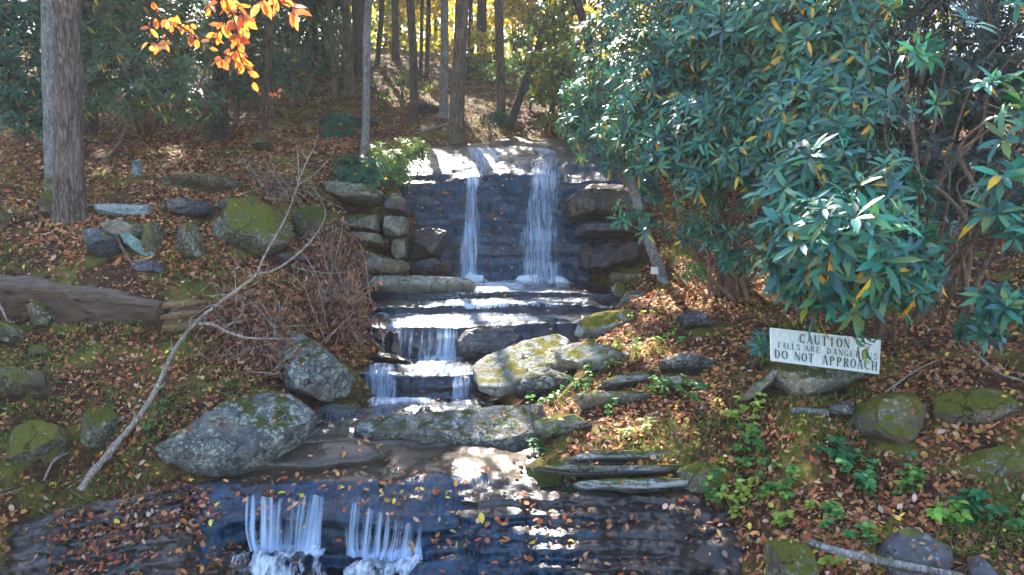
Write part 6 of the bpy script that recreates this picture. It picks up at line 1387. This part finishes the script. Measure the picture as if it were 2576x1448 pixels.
def grass():
    r = np.random.default_rng(19); n = 52000
    y = np.exp(r.uniform(np.log(4.2), np.log(9), n)); x = r.uniform(-.75, .75, n)*y; pp = []
    for i in range(n):
        h = SB.ray_cast(Vector((x[i], y[i], 6)), Vector((0, 0, -1)))
        if h[0] is None or BVHK[h[2]] != 0: continue
        left = h[0].x < -1.0
        if clump(h[0], .8, 9.) < (-.02 if left else .2) + r.normal()*.06: continue
        pp.append(h[0])
    p = np.array(pp); m = len(p); d = norm(np.array([0, 0, 1.]) + r.normal(size=(m, 3))*.55); L = r.uniform(.03, .085, m)
    me = leaf_mesh('grass', p, d, rand_dirs(m, r), L, np.full(m, .011), r.uniform(.1, .5, m), pick_cols(m, [(3, (.11, .15, .02)), (2, (.13, .17, .03)), (1, (.05, .10, .025))], .2, r))
    o = link('grass', me, M['herb']); tag(o, 'short mossy grass on the near banks', 'grass', None, 'stuff')
grass()
def face_leaves():
    r = np.random.default_rng(88); pp, nn = [], []
    for x0, x1, z0, z1, ys, n in ((-2.0, 2.2, 1.6, 3.6, 9.5, 420), (-3.2, 1.4, .12, .85, 3.0, 420)):
        for _ in range(n):
            h = SB.ray_cast(Vector((r.uniform(x0, x1), ys, r.uniform(z0, z1))), Vector((0, 1, 0)))
            if h[0] is None or BVHK[h[2]] != 2 or clump(h[0], 1.6, 7.) < -.05: continue
            v = np.array(h[1]); pp.append(np.array(h[0])); nn.append(v if v[1] < 0 else -v)
    p, N = np.array(pp), np.array(nn); m = len(p); up = norm(N + r.normal(size=(m, 3))*.3); d = rand_dirs(m, r); d = norm(d - (d*up).sum(1, keepdims=True)*up)
    sz = .05*r.uniform(.5, 1.3, m)
    o = link('leaf_litter', leaf_mesh('leaf_litter', p + N*.035 - d*(sz*.5)[:, None], d, up, sz, sz*r.uniform(.4, .8, m), r.uniform(-.2, .4, m), pick_cols(m, FG_PAL, .25, r), fold=.3), M['litter'])
    tag(o, 'small wet leaves clinging to the steep faces of the falls', 'fallen leaves', None, 'stuff')
face_leaves()
# single bright leaves that stand out
for i, (lb, px, py, s, col) in enumerate([
  ('orange and yellow star shaped leaf caught at the narrow cascade edge', 1045, 1388, .10, (.62, .24, .05)), ('yellow leaf lying flat on the pale lip right of the near cascades', 1215, 1320, .09, (.62, .46, .05)), ('red and orange leaf on the dark wet rock at the bottom centre', 1255, 1410, .08, (.60, .12, .04)),
  ('single orange leaf on the wet face left of the wide cascade', 300, 1290, .08, (.58, .26, .06)), ('red orange leaf on the wet face above the narrow cascade', 862, 1350, .06, (.62, .16, .04)), ('yellow leaf on the wet face above the wide cascade', 545, 1282, .06, (.60, .44, .06)),
  ('tan oval leaf in the middle of the wet face', 738, 1282, .07, (.50, .30, .16)), ('bright yellow leaf hanging at the wide cascade brim', 700, 1250, .07, (.62, .42, .04)), ('tan round leaf on the dark bedrock at the lower right', 1745, 1302, .08, (.46, .24, .15))]):
    d_ = ray(px, py); h = SB.ray_cast(Vector((0, 0, CZ)), Vector(d_)); p = np.array(h[0]); N = np.array(h[1]); N = N if N @ d_ < 0 else -N
    r = np.random.default_rng(700+i); a = norm(np.cross(N, rand_dirs(1, r)[0])); k = 5
    th = np.linspace(-1.25, 1.25, k) if 'star' in lb else np.array([0.0]); bb_ = np.cross(N, a)
    D = np.stack([a*math.cos(t) + bb_*math.sin(t) for t in th]); m = len(D)
    me = leaf_mesh('fallen_leaf', np.tile(p + N*.03, (m, 1)), D, np.tile(N, (m, 1)) + r.normal(size=(m, 3))*.1, np.full(m, s), np.full(m, s*(.3 if m > 1 else .6)), np.full(m, .2), np.tile(np.array(col), (m, 1)))
    tag(link('fallen_leaf', me, M['litter']), lb, 'leaf', 'bright single leaves on the wet rock')
# ------------------------------------------------------------------ light
w = bpy.data.worlds.new('World'); SC.world = w; w.use_nodes = True
nt = w.node_tree; bg = nt.nodes['Background']; sky = nt.nodes.new('ShaderNodeTexSky'); sky.sky_type = 'NISHITA'; sky.sun_disc = False
sky.sun_elevation = SUN_EL; sky.sun_rotation = SUN_AZ; sky.air_density = 1.0; sky.dust_density = 1.0; sky.ozone_density = 1.6
nt.links.new(sky.outputs[0], bg.inputs[0]); bg.inputs[1].default_value = 0.14
L = bpy.data.lights.new('sun', 'SUN'); L.energy = 5.0; L.angle = math.radians(0.6); L.color = (1.0, .93, .82)
lo = bpy.data.objects.new('sun', L); COL.objects.link(lo); lo.rotation_euler = Vector(-sun).to_track_quat('-Z', 'Y').to_euler()
SC.view_settings.view_transform = 'Standard'; SC.view_settings.look = 'None'; SC.view_settings.exposure = 2.55; SC.view_settings.gamma = 1.0
SC.render.engine = 'CYCLES'; SC.cycles.use_denoising = True; SC.cycles.max_bounces = 6; SC.cycles.transparent_max_bounces = 16
SC.cycles.sample_clamp_indirect = 6.0; SC.cycles.use_adaptive_sampling = True
# ------------------------------------------------------------------ air
def haze_box():
    x0, x1, y0, y1, z0, z1 = -140, 140, -12, 118, -12, 26
    v = [(x, y, z) for z in (z0, z1) for y in (y0, y1) for x in (x0, x1)]
    me = mesh_np('haze', np.array(v, float), [0,1,3,2, 4,6,7,5, 0,4,5,1, 1,5,7,3, 3,7,6,2, 2,6,4,0], np.arange(6)*4, False)
    import bmesh; bm = bmesh.new(); bm.from_mesh(me); bmesh.ops.recalc_face_normals(bm, faces=bm.faces); bm.to_mesh(me); bm.free()
    m = bpy.data.materials.new('thin haze'); m.use_nodes = True; t = m.node_tree; t.nodes.clear()
    o_ = t.nodes.new('ShaderNodeOutputMaterial'); p = t.nodes.new('ShaderNodeVolumePrincipled')
    p.inputs['Color'].default_value = (.93, .95, .97, 1); p.inputs['Density'].default_value = HAZE; p.inputs['Anisotropy'].default_value = .3
    t.links.new(p.outputs[0], o_.inputs['Volume'])
    tag(link('haze', me, m), 'thin sunlit haze between the trees', 'haze', None, 'stuff')
HAZE = 0.0009
haze_box()
